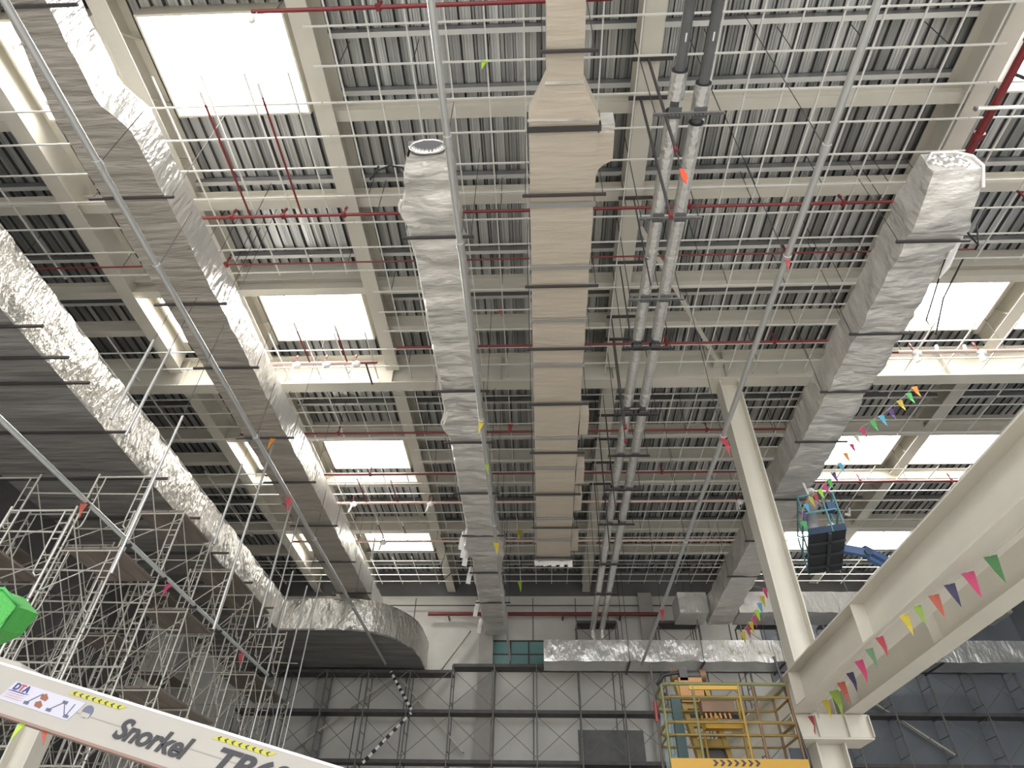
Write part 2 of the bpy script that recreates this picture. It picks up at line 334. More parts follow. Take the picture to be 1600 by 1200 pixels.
# ------------------------------------------------------------------ ducts
def nz(v, s): return noise.noise(Vector(v) * s)
def rect_ring(c, u, v, w, h, nu, nv):
    """points round a rectangle centred c, axes u (width) and v (height); order: bottom, right, top, left"""
    c, u, v = Vector(c), Vector(u), Vector(v); P = []; N = []
    for i in range(nu): P.append((-w / 2 + w * i / nu, -h / 2)); N.append((0, -1))
    for i in range(nv): P.append((w / 2, -h / 2 + h * i / nv)); N.append((1, 0))
    for i in range(nu): P.append((w / 2 - w * i / nu, h / 2)); N.append((0, 1))
    for i in range(nv): P.append((-w / 2, h / 2 - h * i / nv)); N.append((-1, 0))
    return [c + u * a + v * b for a, b in P], [u * a + v * b for a, b in N]
def duct_loft(secs, amp, nscale, nu=8, nv=5, bands=(), seed=0, mi_fn=None, cap=True, belly=.0, shear=0):
    """secs: (centre, u, v, w, h, station)"""
    mb = MB(); R = []; mb.sharp = .75
    for (c, u, v, w, h, s) in secs:
        P, N = rect_ring(c, u, v, w, h, nu, nv)
        pin = 1.
        for b in bands: pin = min(pin, min(1., abs(s - b) / .18))
        out = []
        for i, (p, nn) in enumerate(zip(P, N)):
            e = amp * (nz((p.x + seed * 7, p.y, p.z), nscale) * .7 + nz((p.x * .4 + seed, p.y * 2.2, p.z * .4), nscale * 1.7) * .5)
            out.append(p + nn * (e * (0.3 + .7 * pin) + belly * pin - (1 - pin) * .02))
        R.append(out)
    n = len(R[0]); vs = [p for g in R for p in g]
    mb.v = vs
    for i in range(len(R) - 1):
        for k in range(n):
            side = 0 if k < nu else 1 if k < nu + nv else 2 if k < 2 * nu + nv else 3
            mb.f.append((i * n + k, i * n + (k + 1) % n, (i + 1) * n + (k + 1) % n, (i + 1) * n + k)); mb.m.append(mi_fn(side) if mi_fn else 0); mb.sm.append(True)
    if cap:
        for e, rev in ((0, True), (len(R) - 1, False)):
            idx = list(range(e * n, e * n + n)); mb.f.append(tuple(idx if rev else idx[::-1])); mb.m.append(0); mb.sm.append(False)
    return mb
UX, UZ, UY = (1, 0, 0), (0, 0, 1), (0, 1, 0)
def trapeze(name_lab, X0, X1, Y, Z, top=14.3, grp='duct hangers', m='darksteel', rods=(True, True), th=.045):
    t = thing('trapeze_hanger', name_lab, 'hanger', ((X0 + X1) / 2, Y, Z - th), grp)
    MB().box(X0, X1, Y - .022, Y + .022, Z - th, Z).build('channel_bar', M[m], t)
    for k, X in enumerate((X0 + .05, X1 - .05)):
        if rods[k]: MB().tube((X, Y, Z - th), (X, Y, top), .007, 6).build('threaded_rod', M[m], t)
    return t

# centre beige duct
t = thing('air_duct', 'long beige wrapped duct in the middle with a narrow near neck', 'duct', (.48, 12, 11.2), 'ceiling ducts')
sec = []
ys = [-1 + .35 * i for i in range(15)] + [4.18]
for y in ys: sec.append(((.475, y, 11.44), UX, UZ, .54, .44, y))
for y in (4.3, 4.45, 4.6, 4.75):
    f = (y - 4.18) / .57; sec.append(((.475 + .005 * f, y, 11.44 + .0 * f), UX, UZ, .54 + .56 * f, .44 + .06 * f, y))
y = 4.95
while y < 20.01: sec.append(((.48, y, 11.45), UX, UZ, 1.1, .5, y)); y += .17
jts = [4.89 + 1.365 * i for i in range(12)]
k1 = sum(1 for q in sec if q[5] <= 4.19); k2 = k1 + 4
duct_loft(sec[:k1], .02, 1.6, seed=1).build('neck', M['foilbeige'], t)
duct_loft(sec[k1 - 1:k2], .004, 1.6, seed=1).build('flared_transition', M['foilbeige'], t)
duct_loft(sec[k2 - 1:], .024, 1.6, bands=jts, seed=1).build('duct_body', M['foilbeige'], t)
for a, hw in ((4.18, .29), (4.75, .565)):
    j = MB(); j.box(.475 - hw, .475 + hw, a - .02, a + .02, 11.19, 11.205); j.build('tape_seam', M['foilgrey'], t)
j = MB()
for y in jts:
    j = MB(); j.box(-.105, 1.065, y - .045, y + .045, 11.165, 11.19); j.box(-.105, -.08, y - .03, y + .03, 11.19, 11.72); j.box(1.04, 1.065, y - .03, y + .03, 11.19, 11.72)
    j.build('flange_joint', M['jointgrey'] if y > 5 else M['darksteel'], t)
br = MB().prism([(1.0, 5.0, 11.22), (1.28, 5.0, 11.22), (1.29, 5.45, 11.22), (1.24, 5.5, 11.22), (1.14, 5.55, 11.22), (1.07, 5.63, 11.22), (1.05, 5.72, 11.22), (1.0, 5.75, 11.22)], (0, 0, .42))
br.build('branch_takeoff', M['foilbeige'], t)
MB().box(1.05, 1.28, 4.86, 5.0, 11.24, 11.62).build('takeoff_damper', M['foilgrey'], t)
for yy, xx in ((14.9, 1.05), (12.6, 1.05), (16.4, 1.05), (19.0, 1.05)):
    MB().box(xx, xx + .22, yy - .4, yy + .4, 11.24, 11.6).build('branch_takeoff', M['foilbeige'], t)
for i, y in enumerate((3.72, 6.05, 8.06, 9.8, 11.67, 13.67, 15.72, 17.68, 19.7)):
    trapeze('dark trapeze hanger under the beige middle duct, %s from camera' % ORD[i], *((.1, .95) if i == 0 else (-.2, 1.22)), y, 11.175)
film = MB()
for k in range(9):
    a = k / 8; film.beam((-.1 + 1.15 * a, 20.02, 11.2 + .03 * math.sin(k * 5)), (-.06 + 1.1 * a, 20.1, 11.05 + .05 * math.sin(k * 3)), .15, .012)
film.build('torn_end_film', M['plastic'], t)

# mid silver duct with a ragged left edge
t = thing('air_duct', 'silver foil duct left of the middle with a lumpy left edge and open near end', 'duct', (-1.78, 16, 11.2), 'ceiling ducts')
sec = []; y = 5.3; random.seed(11)
while y < 26.9:
    lump = .16 * max(0, 1 - abs(y - 6.35) / .35) + .07 * max(0, nz((0, y, 0), .8)) + .16 * max(0, 1 - abs(y - 12.6) / .5) + .22 * max(0, 1 - abs(y - 19.0) / .8)
    rl = .22 * max(0, 1 - abs(y - 19.3) / 1.6)
    xl, xr = -2.2 - lump, -1.36 + rl
    if y > 20: xl -= .05 * min(1, (y - 20) / 3)
    if y < 5.8: f = (5.8 - y) / .5; xl += .12 * f; xr -= .04 * f
    sec.append((((xl + xr) / 2, y, 11.47), UX, UZ, xr - xl, .54 - (.08 * (5.8 - y) / .5 if y < 5.8 else 0), y)); y += .11
bands = [5.95, 6.87, 7.6, 8.25, 9.0, 9.6, 10.4, 11.17, 11.9, 12.5, 13.2, 13.9, 14.6, 15.67, 16.4, 17.1, 17.8, 18.5, 19.3, 20.3, 21.2, 22.2, 23.2, 24.2, 25.2]
duct_loft(sec, .085, 2.3, nu=12, nv=6, bands=bands, seed=2, cap=False, belly=.03).build('duct_body', M['foilgrey'], t)
e = MB(); ring = [(-1.76 + .30 * math.cos(2 * math.pi * k / 20), 5.30, 11.52 + .215 * math.sin(2 * math.pi * k / 20)) for k in range(20)]
e.prism(ring, (0, .05, 0)); e.build('dark_opening_disc', M['pipegrey'], t)  # dark disc stands in for the shaded inside of the duct
e = MB(); e.prism([(-2.06, 5.36, 11.26), (-1.42, 5.36, 11.26), (-1.42, 5.36, 11.72), (-2.06, 5.36, 11.72)], (0, .05, 0)); e.build('end_collar', M['foilgrey'], t)
e = MB(); random.seed(5)
for k in range(11):
    a = math.pi * (1.08 + .84 * k / 10); e.ball((-1.76 + .25 * math.cos(a), 5.285, 11.52 + .17 * math.sin(a)), random.uniform(.022, .04), 6, 5, (1, .6, 1.5))
e.path(ring + ring[:1], .022, 6)
e.build('crumpled_foil_end', M['foil'], t)
fl = MB(); fl.path([(q[0][0] - q[3] / 2 - .05, q[5], 11.33) for q in sec if 6.1 < q[5] < 26.5], .024, 6); fl.build('loose_film_edge', M['plastic'], t)
tf = MB(); random.seed(9)
for yy in (18.6, 19.2, 19.8, 21.2, 24.2, 26.0):
    tf = MB(); tf.ball((-2.42, yy, 11.35), .17, 8, 6, (.5, 1.1, 1.1)); tf.beam((-2.45, yy, 11.3), (-2.5, yy + .1, 10.95), .16, .03)
    tf.build('torn_plastic_bag', M['plastic'], t)
for i, y in enumerate((6.87, 11.17, 13.2, 15.67, 18.2, 20.9, 23.5)):
    trapeze('dark trapeze hanger under the lumpy silver duct, %s from camera' % ORD[i], -2.42, -1.1, y, 11.19)

# right silver duct
t = thing('air_duct', 'silver foil duct on the right with a bright crumpled near end', 'duct', (7.15, 15, 11.2), 'ceiling ducts')
sec = []; y = 5.95
while y < 25.75:
    lump = .10 * max(0, nz((9, y, 0), .9)) + .12 * max(0, 1 - abs(y - 7.0) / .3) - .1 * max(0, 1 - abs(y - 7.6) / .25)
    xl, xr = 6.68, 7.58 + lump; zt = 11.98; zb = 11.2
    if y < 6.5: f = (6.5 - y) / .55; zb += .30 * f; xl += .05 * f; xr -= .05 * f
    sec.append((((xl + xr) / 2, y, (zt + zb) / 2), UX, UZ, xr - xl, zt - zb, y)); y += .13
bands = [6.5, 7.15, 7.9, 8.9, 9.9, 10.9, 11.6, 12.6, 13.4, 14.3, 15.2, 16.2, 17.2, 18.2, 19.2, 20.2, 20.9, 21.7, 22.5, 23.3, 24.2, 25.0]
duct_loft(sec, .07, 2.0, nu=10, nv=7, bands=bands, seed=3, belly=.025).build('duct_body', M['foilgrey'], t)
e = MB(); random.seed(6)
for k in range(26): e.ball((random.uniform(6.8, 7.5), 5.94, random.uniform(11.6, 11.92)), random.uniform(.04, .08), 6, 5, (1, .5, 1.2))
e.build('crumpled_foil_end', M['foil'], t)
rm = MB(); rm.path([(6.75, 5.93, 11.75), (6.9, 5.93, 11.98), (7.3, 5.93, 12.0), (7.54, 5.93, 11.85), (7.58, 5.94, 11.55), (7.6, 6.2, 11.3)], .03)
rm.build('white_tape_edge', M['plastic'], t)
tf = MB(); tf.prism([(7.62, 7.2, 11.3), (7.95, 7.35, 11.55), (7.85, 7.9, 11.3), (7.7, 8.1, 11.2)], (.0, .0, .03)); tf.build('torn_plastic_flap', M['plastic'], t)
for i, y in enumerate((7.18, 9.5, 11.35, 13.3, 16.1, 18.6, 21.2)):
    trapeze('dark trapeze hanger under the right silver duct, %s from camera' % ORD[i], 6.5, 7.8, y, 11.18)

# upper cross duct at the far end of the right duct
def foil_cross(x0, x1, yc, wy, zb, h, seed, amp=.05, step=.14):
    sec = []; x = x0
    while x <= x1: sec.append(((x, yc, zb + h / 2), UY, UZ, wy, h, x)); x += step
    return duct_loft(sec, amp, 2.0, nu=6, nv=6, bands=[x0 + 1.15 * k for k in range(1, 16)], seed=seed)
t = thing('air_duct', 'short silver cross duct joining the far end of the right duct', 'duct', (11.5, 25.2, 11.2), 'ceiling ducts')
foil_cross(7.7, 18, 25.15, 1.3, 11.2, .82, 5).build('long_arm', M['foil'], t)
foil_cross(5.42, 6.62, 25.15, 1.3, 11.2, .8, 6, .03).build('stub_arm', M['foil'], t)
t = thing('air_duct', 'silver cross duct low along the far wall behind the yellow basket', 'duct', (8.5, 26, 9.66), 'ceiling ducts')
foil_cross(.14, 18.5, 26.0, 1.2, 9.66, .8, 4, .06).build('duct_body', M['foil'], t)
for i, x in enumerate((3.4, 6.2, 9.2, 12.4, 15.0)):
    q = thing('trapeze_hanger', 'dark bar and rods holding the low cross duct, %s from its left end' % ORD[i], 'hanger', (x, 26, 9.55), 'low cross duct hangers')
    MB().box(x - .03, x + .03, 25.2, 26.75, 9.56, 9.61).build('channel_bar', M['darksteel'], q)
    for yy in (25.26, 26.7): MB().tube((x, yy, 9.56), (x, yy, 14.3), .012, 6).build('threaded_rod', M['darksteel'], q)

# left flat duct with floor reflection painted beige on its underside, bright foil side
t = thing('air_duct', 'wide flat duct on the left with tan underside and glaring foil side', 'duct', (-6.95, 12, 11.2), 'ceiling ducts')
sec = []; y = .4
while y < 25.2:
    xr = -6.68 if y < 4.3 else -6.68 + .27 * min(1, (y - 4.3) / .42)
    xl = -7.5 if y > 4.3 else -7.15 - .35 * max(0, (y - 2) / 2.3)
    sec.append((((xl + xr) / 2, y, 11.2 + .39), UX, UZ, xr - xl, .78, y)); y += .14
bands = [1.9, 3.4, 4.2, 5.7, 7.2, 8.0, 9.1, 10.2, 11.3, 12.6, 13.8, 15.0, 16.35, 17.6, 18.9, 20.2, 21.5, 22.8, 24.0]
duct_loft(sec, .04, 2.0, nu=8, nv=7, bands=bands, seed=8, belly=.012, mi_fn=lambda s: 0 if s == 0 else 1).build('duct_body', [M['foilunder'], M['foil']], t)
MB().ball((-6.45, 25.2, 11.5), .28, 9, 7, (1, .6, 1.2)).build('plastic_end_bag', M['plastic'], t)
for i, y in enumerate((2.9, 5.9, 8.35, 10.25, 12.9, 15.0, 17.5, 20.0, 22.6)):
    trapeze('dark trapeze hanger under the flat tan duct, %s from camera' % ORD[i], -7.72, -6.22, y, 11.18)

# big duct far left with its elbow toward the far wall
t = thing('large_air_duct', 'huge duct with shaded grey underside and silver side turning along the far left wall', 'duct', (-11, 15, 9.8))
edge = [(-9.4, 3.0)] ; y = 3.0
while y < 22.5: edge.append((-9.4, y)); y += .16
for k in range(18): edge.append((-9.4 + .15 * k, 22.6 - .0 * k))
cv = [(-6.85, 22.6), (-6.45, 22.7), (-6.05, 22.88), (-5.7, 23.12), (-5.4, 23.45), (-5.15, 23.85), (-4.95, 24.3), (-4.8, 24.8), (-4.72, 25.4), (-4.7, 26.2), (-4.7, 26.8), (-4.7, 27.2)]
for (a, b), (c2, d2) in zip(cv[:-1], cv[1:]): edge += [(a, b), ((a + c2) / 2, (b + d2) / 2)]
edge.append(cv[-1])
mb = MB(); zs = [9.8 + 1.15 * k / 7 for k in range(8)]; vs = []
for i, (x, y) in enumerate(edge):
    a = edge[max(0, i - 1)]; b = edge[min(len(edge) - 1, i + 1)]; dn = Vector((b[1] - a[1], -(b[0] - a[0]), 0)); dn = dn.normalized() if dn.length > 1e-6 else Vector((1, 0, 0))
    for k, z in enumerate(zs):
        st_ = (y + x * .9); e_ = .045 * (nz((x * .6, y * 2.4 + x * 1.5, z * .7), 1.5)) + .03 * nz((x, y, z * 1.0), 2.3) + .035 * math.sin(math.pi * k / 7) * (.4 + .6 * abs(math.sin(st_ * 2.6)))
        vs.append(Vector((x, y, z)) + dn * e_)
nn = len(zs)
mb.add(vs, [(i * nn + k, (i + 1) * nn + k, (i + 1) * nn + k + 1, i * nn + k + 1) for i in range(len(edge) - 1) for k in range(nn - 1)], 0, True)
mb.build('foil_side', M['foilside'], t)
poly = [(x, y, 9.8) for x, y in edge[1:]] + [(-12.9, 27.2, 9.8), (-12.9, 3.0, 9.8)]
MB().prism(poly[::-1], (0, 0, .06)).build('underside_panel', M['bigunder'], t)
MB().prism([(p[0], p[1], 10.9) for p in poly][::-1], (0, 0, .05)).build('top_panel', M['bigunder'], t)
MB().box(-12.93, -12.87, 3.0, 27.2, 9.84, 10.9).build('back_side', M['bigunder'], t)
MB().box(-12.9, -9.42, 3.0, 3.05, 9.84, 10.92).build('end_panel', M['foilgrey'], t)
MB().tube((-12.3, 11.2, 9.79), (-12.3, 11.2, 9.75), .09, 12).build('drain_stub', M['rubber'], t)
for i, y in enumerate((7.58, 8.4, 9.13, 10.75, 12.6, 14.5, 16.5, 18.5, 20.5)):
    trapeze('dark channel under the huge grey duct, %s from camera' % ORD[i], -13.2, -8.85, y, 9.79, top=14.3, th=.05, rods=(True, False))

# ------------------------------------------------------------------ twin lagged pipes
for sx, nm, lab in ((2.2, 'left', 'left one of the twin foil lagged pipes beside the middle duct'), (2.59, 'right', 'right one of the twin foil lagged pipes beside the middle duct')):
    t = thing('lagged_pipe', lab, 'pipe', (sx, 14, 11.3), 'twin lagged pipes')
    z = 11.42; xo = sx
    gaps = [3.2, 4.15, 9.85, 12.2] if nm == 'left' else [3.2, 4.35, 9.85, 12.2]
    MB().tube((xo, -1, z), (xo, 3.1, z), .115, 16).build('foil_sleeve', M['lag'], t)
    MB().tube((xo, 3.1, z), (xo, gaps[1] + .05, z), .078, 16).build('bare_grey_length', M['pipegrey'], t)
    for a, b in ((gaps[1], gaps[1] + .42), (gaps[1] + .62, 9.75), (10.0, 12.0), (12.35, 15.6 if nm == 'left' else 17.6), (15.75 if nm == 'left' else 17.8, 26.85)):
        s_ = MB().tube((xo, a, z), (xo, b, z), .118 if b - a > .5 else .125, 18)
        yy = a + .6
        while yy < b - .2: s_.tube((xo, yy, z), (xo, yy + .05, z), .1215, 18); yy += 1.0
        s_.build('foil_sleeve', M['lag'], t)
        MB().tube((xo, a - .012, z), (xo, a + .004, z), .121, 18).build('black_end_ring', M['rubber'], t)
    MB().tube((xo, gaps[1], z), (xo, 26.9, z), .07, 12).build('inner_pipe', M['pipegrey'], t)
    MB().tube((xo, 26.85, 11.5), (xo, 26.85, 9.95), .1, 14).build('wall_drop', M['lag'], t)
    MB().tube((xo, 3.6, z - .08), (xo, 3.72, z - .08), .012, 6).build('paper_tag', M['plastic'], t)
for i, y in enumerate((3.05, 4.75, 6.65, 8.55, 9.95, 12.25, 14.0, 15.7, 17.7, 20.5, 23.0)):
    q = thing('pipe_trapeze', 'slotted channel bracket under the twin lagged pipes, %s from camera' % ORD[i], 'bracket', (2.42, y, 11.25), 'pipe brackets')
    b = MB()
    x0, x1 = 1.86, 2.95
    b.box(x0, x1, y - .02, y - .012, 11.25, 11.295); b.box(x0, x1, y + .012, y + .02, 11.25, 11.295)
    k = x0
    while k < x1: b.box(k, k + .03, y - .02, y + .02, 11.25, 11.258); k += .06
    b.build('slotted_channel', M['zinc'] if i < 4 else M['darksteel'], q)
    for X in (x0 + .04, x1 - .04): MB().tube((X, y, 11.25), (X, y, 14.25), .009, 6).build('threaded_rod', M['darksteel'], q)
    for X in (2.2, 2.59): MB().box(X - .1, X + .1, y - .09, y + .09, 11.292, 11.31).build('saddle', M['pipegrey'], q)

# dropped hanger posts with a beam clamp on the middle rafter
for i, (x, y, zb, tip) in enumerate(((2.06, 4.78, 10.2, 1), (2.0, 5.48, 9.6, 1), (2.1, 7.6, 10.6, 0), (1.95, 9.3, 10.9, 0), (1.9, 11.0, 9.9, 1), (2.0, 11.8, 10.1, 1), (2.05, 15.0, 10.2, 0), (1.95, 16.2, 10.0, 0), (2.1, 17.5, 10.3, 0), (1.95, 18.8, 10.4, 0))):
    q = thing('hanger_post', 'dark hanger post clamped to the middle rafter, %s from the camera' % ORD[i], 'hanger', (x, y, zb), 'hanger posts on the middle rafter')
    MB().box(1.78, 2.5, y - .03, y + .03, 13.40, 13.45).build('beam_clamp', M['darksteel'], q)
    MB().tube((x, y, zb + (.1 if tip else 0)), (x, y, 13.4), .026 if i < 2 else .016, 8).build('post', M['darksteel'], q)
    if tip: MB().tube((x, y, zb), (x, y, zb + .1), .035, 8).build('red_tip', M['red'], q)
t = thing('chain_with_tag', 'orange tag on a short chain beside the left lagged pipe', 'tag', (2.12, 4.9, 9.5))
ch = MB()
for k in range(9): ch.ball((2.06, 4.78, 10.18 - .05 * k), .014, 6, 4, (1, .6, 1.8))
ch.build('chain', M['darksteel'], t)
MB().prism([(2.03, 4.78, 9.74), (2.10, 4.78, 9.72), (2.11, 4.78, 9.5), (2.07, 4.78, 9.36), (2.03, 4.78, 9.48)], (0, .015, 0)).build('orange_ribbon', mat('orange_tag', (.75, .08, .03), .5), t)

# ------------------------------------------------------------------ long conduits
for x, zc, nm, yb in ((-6.03, 9.6, 'under the flat tan duct on the left', 25.6), (-1.2, 10.0, 'along the right edge of the lumpy silver duct', 26.4), (3.84, 9.5, 'right of the twin lagged pipes', 25.3)):
    t = thing('long_conduit', 'long straight grey conduit tube ' + nm, 'conduit', (x, 14, zc - .05), 'long conduits')
    MB().tube((x, 1.2, zc), (x, yb, zc), .05, 12).build('tube', M['conduit'], t)
    for yy in (4.4, 6.2, 10.8, 15.4, 20.0):
        MB().tube((x, yy - .06, zc), (x, yy + .06, zc), .063, 12).build('coupling', M['conduit'], t)
        MB().tube((x, yy, zc + .05), (x, yy, 11.16 if x < 0 else 14.3), .007, 6).build('hanger_rod', M['darksteel'], t)
t = thing('guard_tube', 'bright long tube clamped diagonally across the left scaffold front', 'tube', (-8.0, 12, 7.3))
MB().tube((-8.06, 5.5, 7.36), (-8.06, 19.5, 7.36), .045, 12).build('tube', mat('bright_tube', (.66, .70, .70), .3, .6), t)
for yy in (9.65, 11.2, 12.75, 14.3, 15.85): MB().box(-8.17, -8.02, yy - .05, yy + .05, 7.3, 7.42).build('clamp', M['darksteel'], t)

# vertical poles and droppers in front of the left scaffold
for i, (xy, yy, za, zb, r) in enumerate(((-.877, 8.2, 8.1, 9.98, .03), (-.828, 8.2, 7.75, 9.75, .026), (-.7285, 8.2, 5.36, 8.15, .02), (-.568, 13.0, 8.25, 10.43, .03), (-.52, 13.2, 6.4, 11.9, .03), (-.415, 19.5, 3.0, 10.6, .032), (-.385, 20.2, 3.0, 10.4, .03), (-.365, 20.8, 3.0, 11.0, .022), (-.45, 16.4, 7.6, 12.4, .035), (-.43, 16.9, 7.8, 12.4, .022), (-.285, 22.2, 12.3, 13.2, .035))):
    t = thing('upright_pole', 'slim grey upright pole near the left scaffold, %s from the camera' % ORD[i], 'pole', (xy * yy, yy, za), 'slim upright poles on the left')
    MB().tube((xy * yy, yy, za), (xy * yy, yy, zb), r, 8).build('tube', M['conduit'], t)
    MB().tube((xy * yy, yy, zb), (xy * yy, yy, 14.5), .005, 6).build('hanging_wire', M['wire'], t)

# ------------------------------------------------------------------ sprinkler pipes
for i, (y, x0, x1, heads, film_) in enumerate(((3.66, -4.6, 1.3, (-2.5,), 0), (7.56, -8.9, 8.4, (-6.4, -5.3, -4.0, 3.2, 6.3, 9.9), 0), (8.8, -15, 9.5, (-7, 5.5), 0), (11.55, -3.6, 8.2, (-2.6, -1.9, 3.3, 6), 0), (12.1, -8.8, -4.2, (-6.4, -5.6, -4.8), 1), (15.2, -9, 9, (-6, -2, 5, 7.6), 0), (17.45, -9, 9, (-5.5, 4), 0), (19.25, -9, 9, (-6.5, -3.8, 6.8), 1), (22.1, -9.5, 9, (-6, 3), 1), (12.0, 8.9, 16, (9.6, 11.2, 13), 1), (18.1, 9, 17, (10.5, 13.4), 0))):
    t = thing('sprinkler_pipe', 'red sprinkler pipe crossing under the roof, %s one listed from the camera%s' % (ORD[i], ', wrapped in white film' if film_ else ''), 'pipe', ((x0 + x1) / 2, y, 13.0), 'red sprinkler pipes')
    t['label'] = ['thick red pipe across the top edge of the photo', 'red sprinkler pipe crossing just beyond the near end of the lumpy duct', 'thin red pipe crossing the whole hall over the narrow skylight', 'red sprinkler pipe just before the deep girder, middle bays', 'film wrapped red pipe below the second wide left skylight', 'red sprinkler pipe next behind the deep girder', 'second red sprinkler pipe behind the deep girder', 'film wrapped red pipe third behind the deep girder', 'film wrapped red pipe nearest the far wall', 'film wrapped pipe under the right skylight before the girder', 'pale red pipe under the second row of right skylights'][i]
    MB().tube((x0, y, 13.0), (x1, y, 13.0), .034 if i != 2 else .02, 10).build('pipe', M['red'], t)
    for q in range(int((x1 - x0) / 2.6) + 1):
        MB().tube((x0 + .4 + 2.6 * q, y, 13.0), (x0 + .4 + 2.6 * q, y, 14.3), .008, 6).build('pipe_hanger', M['darksteel'], t)
    for X in heads:
        h = MB(); h.tube((X, y, 13.0), (X, y, 13.22), .018, 8); h.tube((X, y, 13.2), (X, y + .02, 13.3), .03, 8); h.build('sprinkler_head', M['red'], t)
        MB().tube((X, y - .05, 13.0), (X, y + .05, 13.0), .05, 10).build('tee_fitting', M['red'], t)
        if film_:
            f_ = MB(); f_.ball((X + .05, y, 12.95), .11, 8, 6, (1.2, .7, 1)); f_.beam((X, y, 12.95), (X - .06, y - .05, 12.62), .12, .03); f_.build('film_wrap', M['plastic'], t)
    if i == 4:
        for X in (-8.3, -4.5): MB().box(X - .02, X + .02, 12.07, 12.95, 12.97, 13.0).build('girder_bracket', M['darksteel'], t)
    for X, ln in {1: ((-6.0, 2.4), (-4.9, 2.5)), 4: ((-6.0, 1.2), (-5.0, 1.1)), 7: ((-6.0, 1.3), (-4.9, 1.2)), 8: ((-5.9, 1.3), (-5.0, 1.2))}.get(i, ()):
        MB().tube((X, y, 13.02), (X, y - ln, 13.02), .022, 8).build('branch_pipe', M['red'], t)
        MB().tube((X, y - ln - .25, 13.02), (X, y - ln, 13.02), .03, 8).build('sprinkler_drop', M['plastic'], t)
    if film_:
        MB().tube((x0 + .3, y, 13.0), (x1 - .5, y, 13.0), .045, 10).build('film_sleeve', mat('pink_film', (.72, .52, .47), .4), t)
t = thing('red_main_pipe', 'thick red pipe slanting in from the top right corner', 'pipe', (8.2, 5, 12.8))
MB().tube((8.17, .5, 12.85), (8.17, 9.0, 12.85), .07, 14).build('pipe', M['red'], t)
for yy in (4.4, 6.1): MB().tube((8.17, yy - .06, 12.85), (8.17, yy + .06, 12.85), .1, 14).build('coupling', M['red'], t)
MB().path([(8.2, 5.0, 12.9), (8.6, 5.1, 12.7), (9.0, 5.3, 12.62), (9.4, 5.7, 12.55)], .03).build('black_hose', M['rubber'], t)
t = thing('tube_lamp', 'white tube lamp crossing the thick red pipe at top right', 'lamp', (8.2, 5.55, 12.62))
MB().tube((7.75, 5.5, 12.66), (8.75, 5.5, 12.66), .022, 10).build('tube', M['plastic'], t); MB().box(7.8, 8.7, 5.48, 5.53, 12.68, 12.72).build('batten', M['bar'], t)
for X, k in ((7.73, 0), (8.74, 1)): MB().box(X, X + .03, 5.47, 5.53, 12.63, 12.72).build('end_cap', M['zinc'], t)
t = thing('wall_fire_main', 'dark red pipe running along the top of the far wall', 'pipe', (1, 27.75, 12.3))
MB().tube((-4.9, 27.52, 12.3), (5.2, 27.52, 12.3), .08, 12).build('pipe', M['red'], t)
for X in (-4, -1.5, 1, 3.5): MB().box(X - .03, X + .03, 27.45, 28, 12.18, 12.24).build('bracket', M['darksteel'], t)
MB().tube((-11, 27.7, 12.75), (6, 27.7, 12.75), .025, 8).build('wall_cable_tube', M['darksteel'], label='thin dark tube along the far wall above the dark red pipe', cat='tube')
for i, (x, y, z) in enumerate(((10.2, 12.05, 12.95), (10.9, 12.05, 12.95), (10.9, 20.24, 12.95), (13.9, 20.24, 12.95), (16.0, 20.24, 12.95))):
    t = thing('tube_lamp', 'short white hanging lamp under the right skylights, %s' % ('left of the two nearer' if i == 0 else 'right of the two nearer' if i == 1 else ORD[i - 2] + ' from left in the farther row'), 'lamp', (x, y, z), 'short white lamps')
    MB().tube((x, y, z), (x + .1, y + .02, z + .32), .04, 10).build('lamp_body', M['plastic'], t)
    MB().box(x - .14, x - .02, y - .03, y + .03, z + .02, z + .1).build('lamp_clip', M['plastic'], t)
    if i > 1: MB().tube((x - .08, y, z + .1), (x - .08, y, 14.3), .006, 6).build('hanging_wire', M['wire'], t)

t = thing('work_bulb', 'small pale bulb hanging from the thick red pipe by the nearest left skylight', 'lamp', (-4.5, 3.66, 12.5))
MB().tube((-4.5, 3.66, 13.0), (-4.5, 3.66, 12.75), .006, 6).build('flex', M['bar'], t)
MB().ball((-4.5, 3.66, 12.66), .06, 10, 8, (1, 1, 1.5)).build('bulb', M['plastic'], t)
# loose cables
for i, pts in enumerate((((-3.12, 6.62, 13.25), (-3.1, 6.4, 12.4), (-3.0, 6.35, 12.62), (-2.75, 6.3, 12.7), (-2.5, 6.3, 12.62), (-2.35, 6.35, 12.35)), ((8.2, 7.28, 13.25), (8.2, 7.4, 12.5), (8.3, 7.6, 12.2), (8.45, 7.7, 11.7), (8.6, 7.6, 12.2), (8.9, 7.5, 12.6)), ((9.2, 9.24, 13.25), (9.25, 10.7, 12.8), (9.35, 10.8, 12.4), (9.5, 10.2, 13.0), (9.6, 9.24, 13.25)), ((-3.84, 22.5, 13.46), (-3.55, 22.5, 12.9), (-3.7, 22.5, 12.2), (-3.6, 22.5, 11.6), (-3.3, 22.5, 11.9)))):
    MB().path(pts, .02, 6).build('loose_cable', M['rubber'], label=['black cable loop arching over the near end of the lumpy duct', 'black cable loop dangling right of the right silver duct', 'black cable dangling across the nearest right skylight', 'dark cable loop hanging left of the lumpy duct far end'][i], cat='cable')

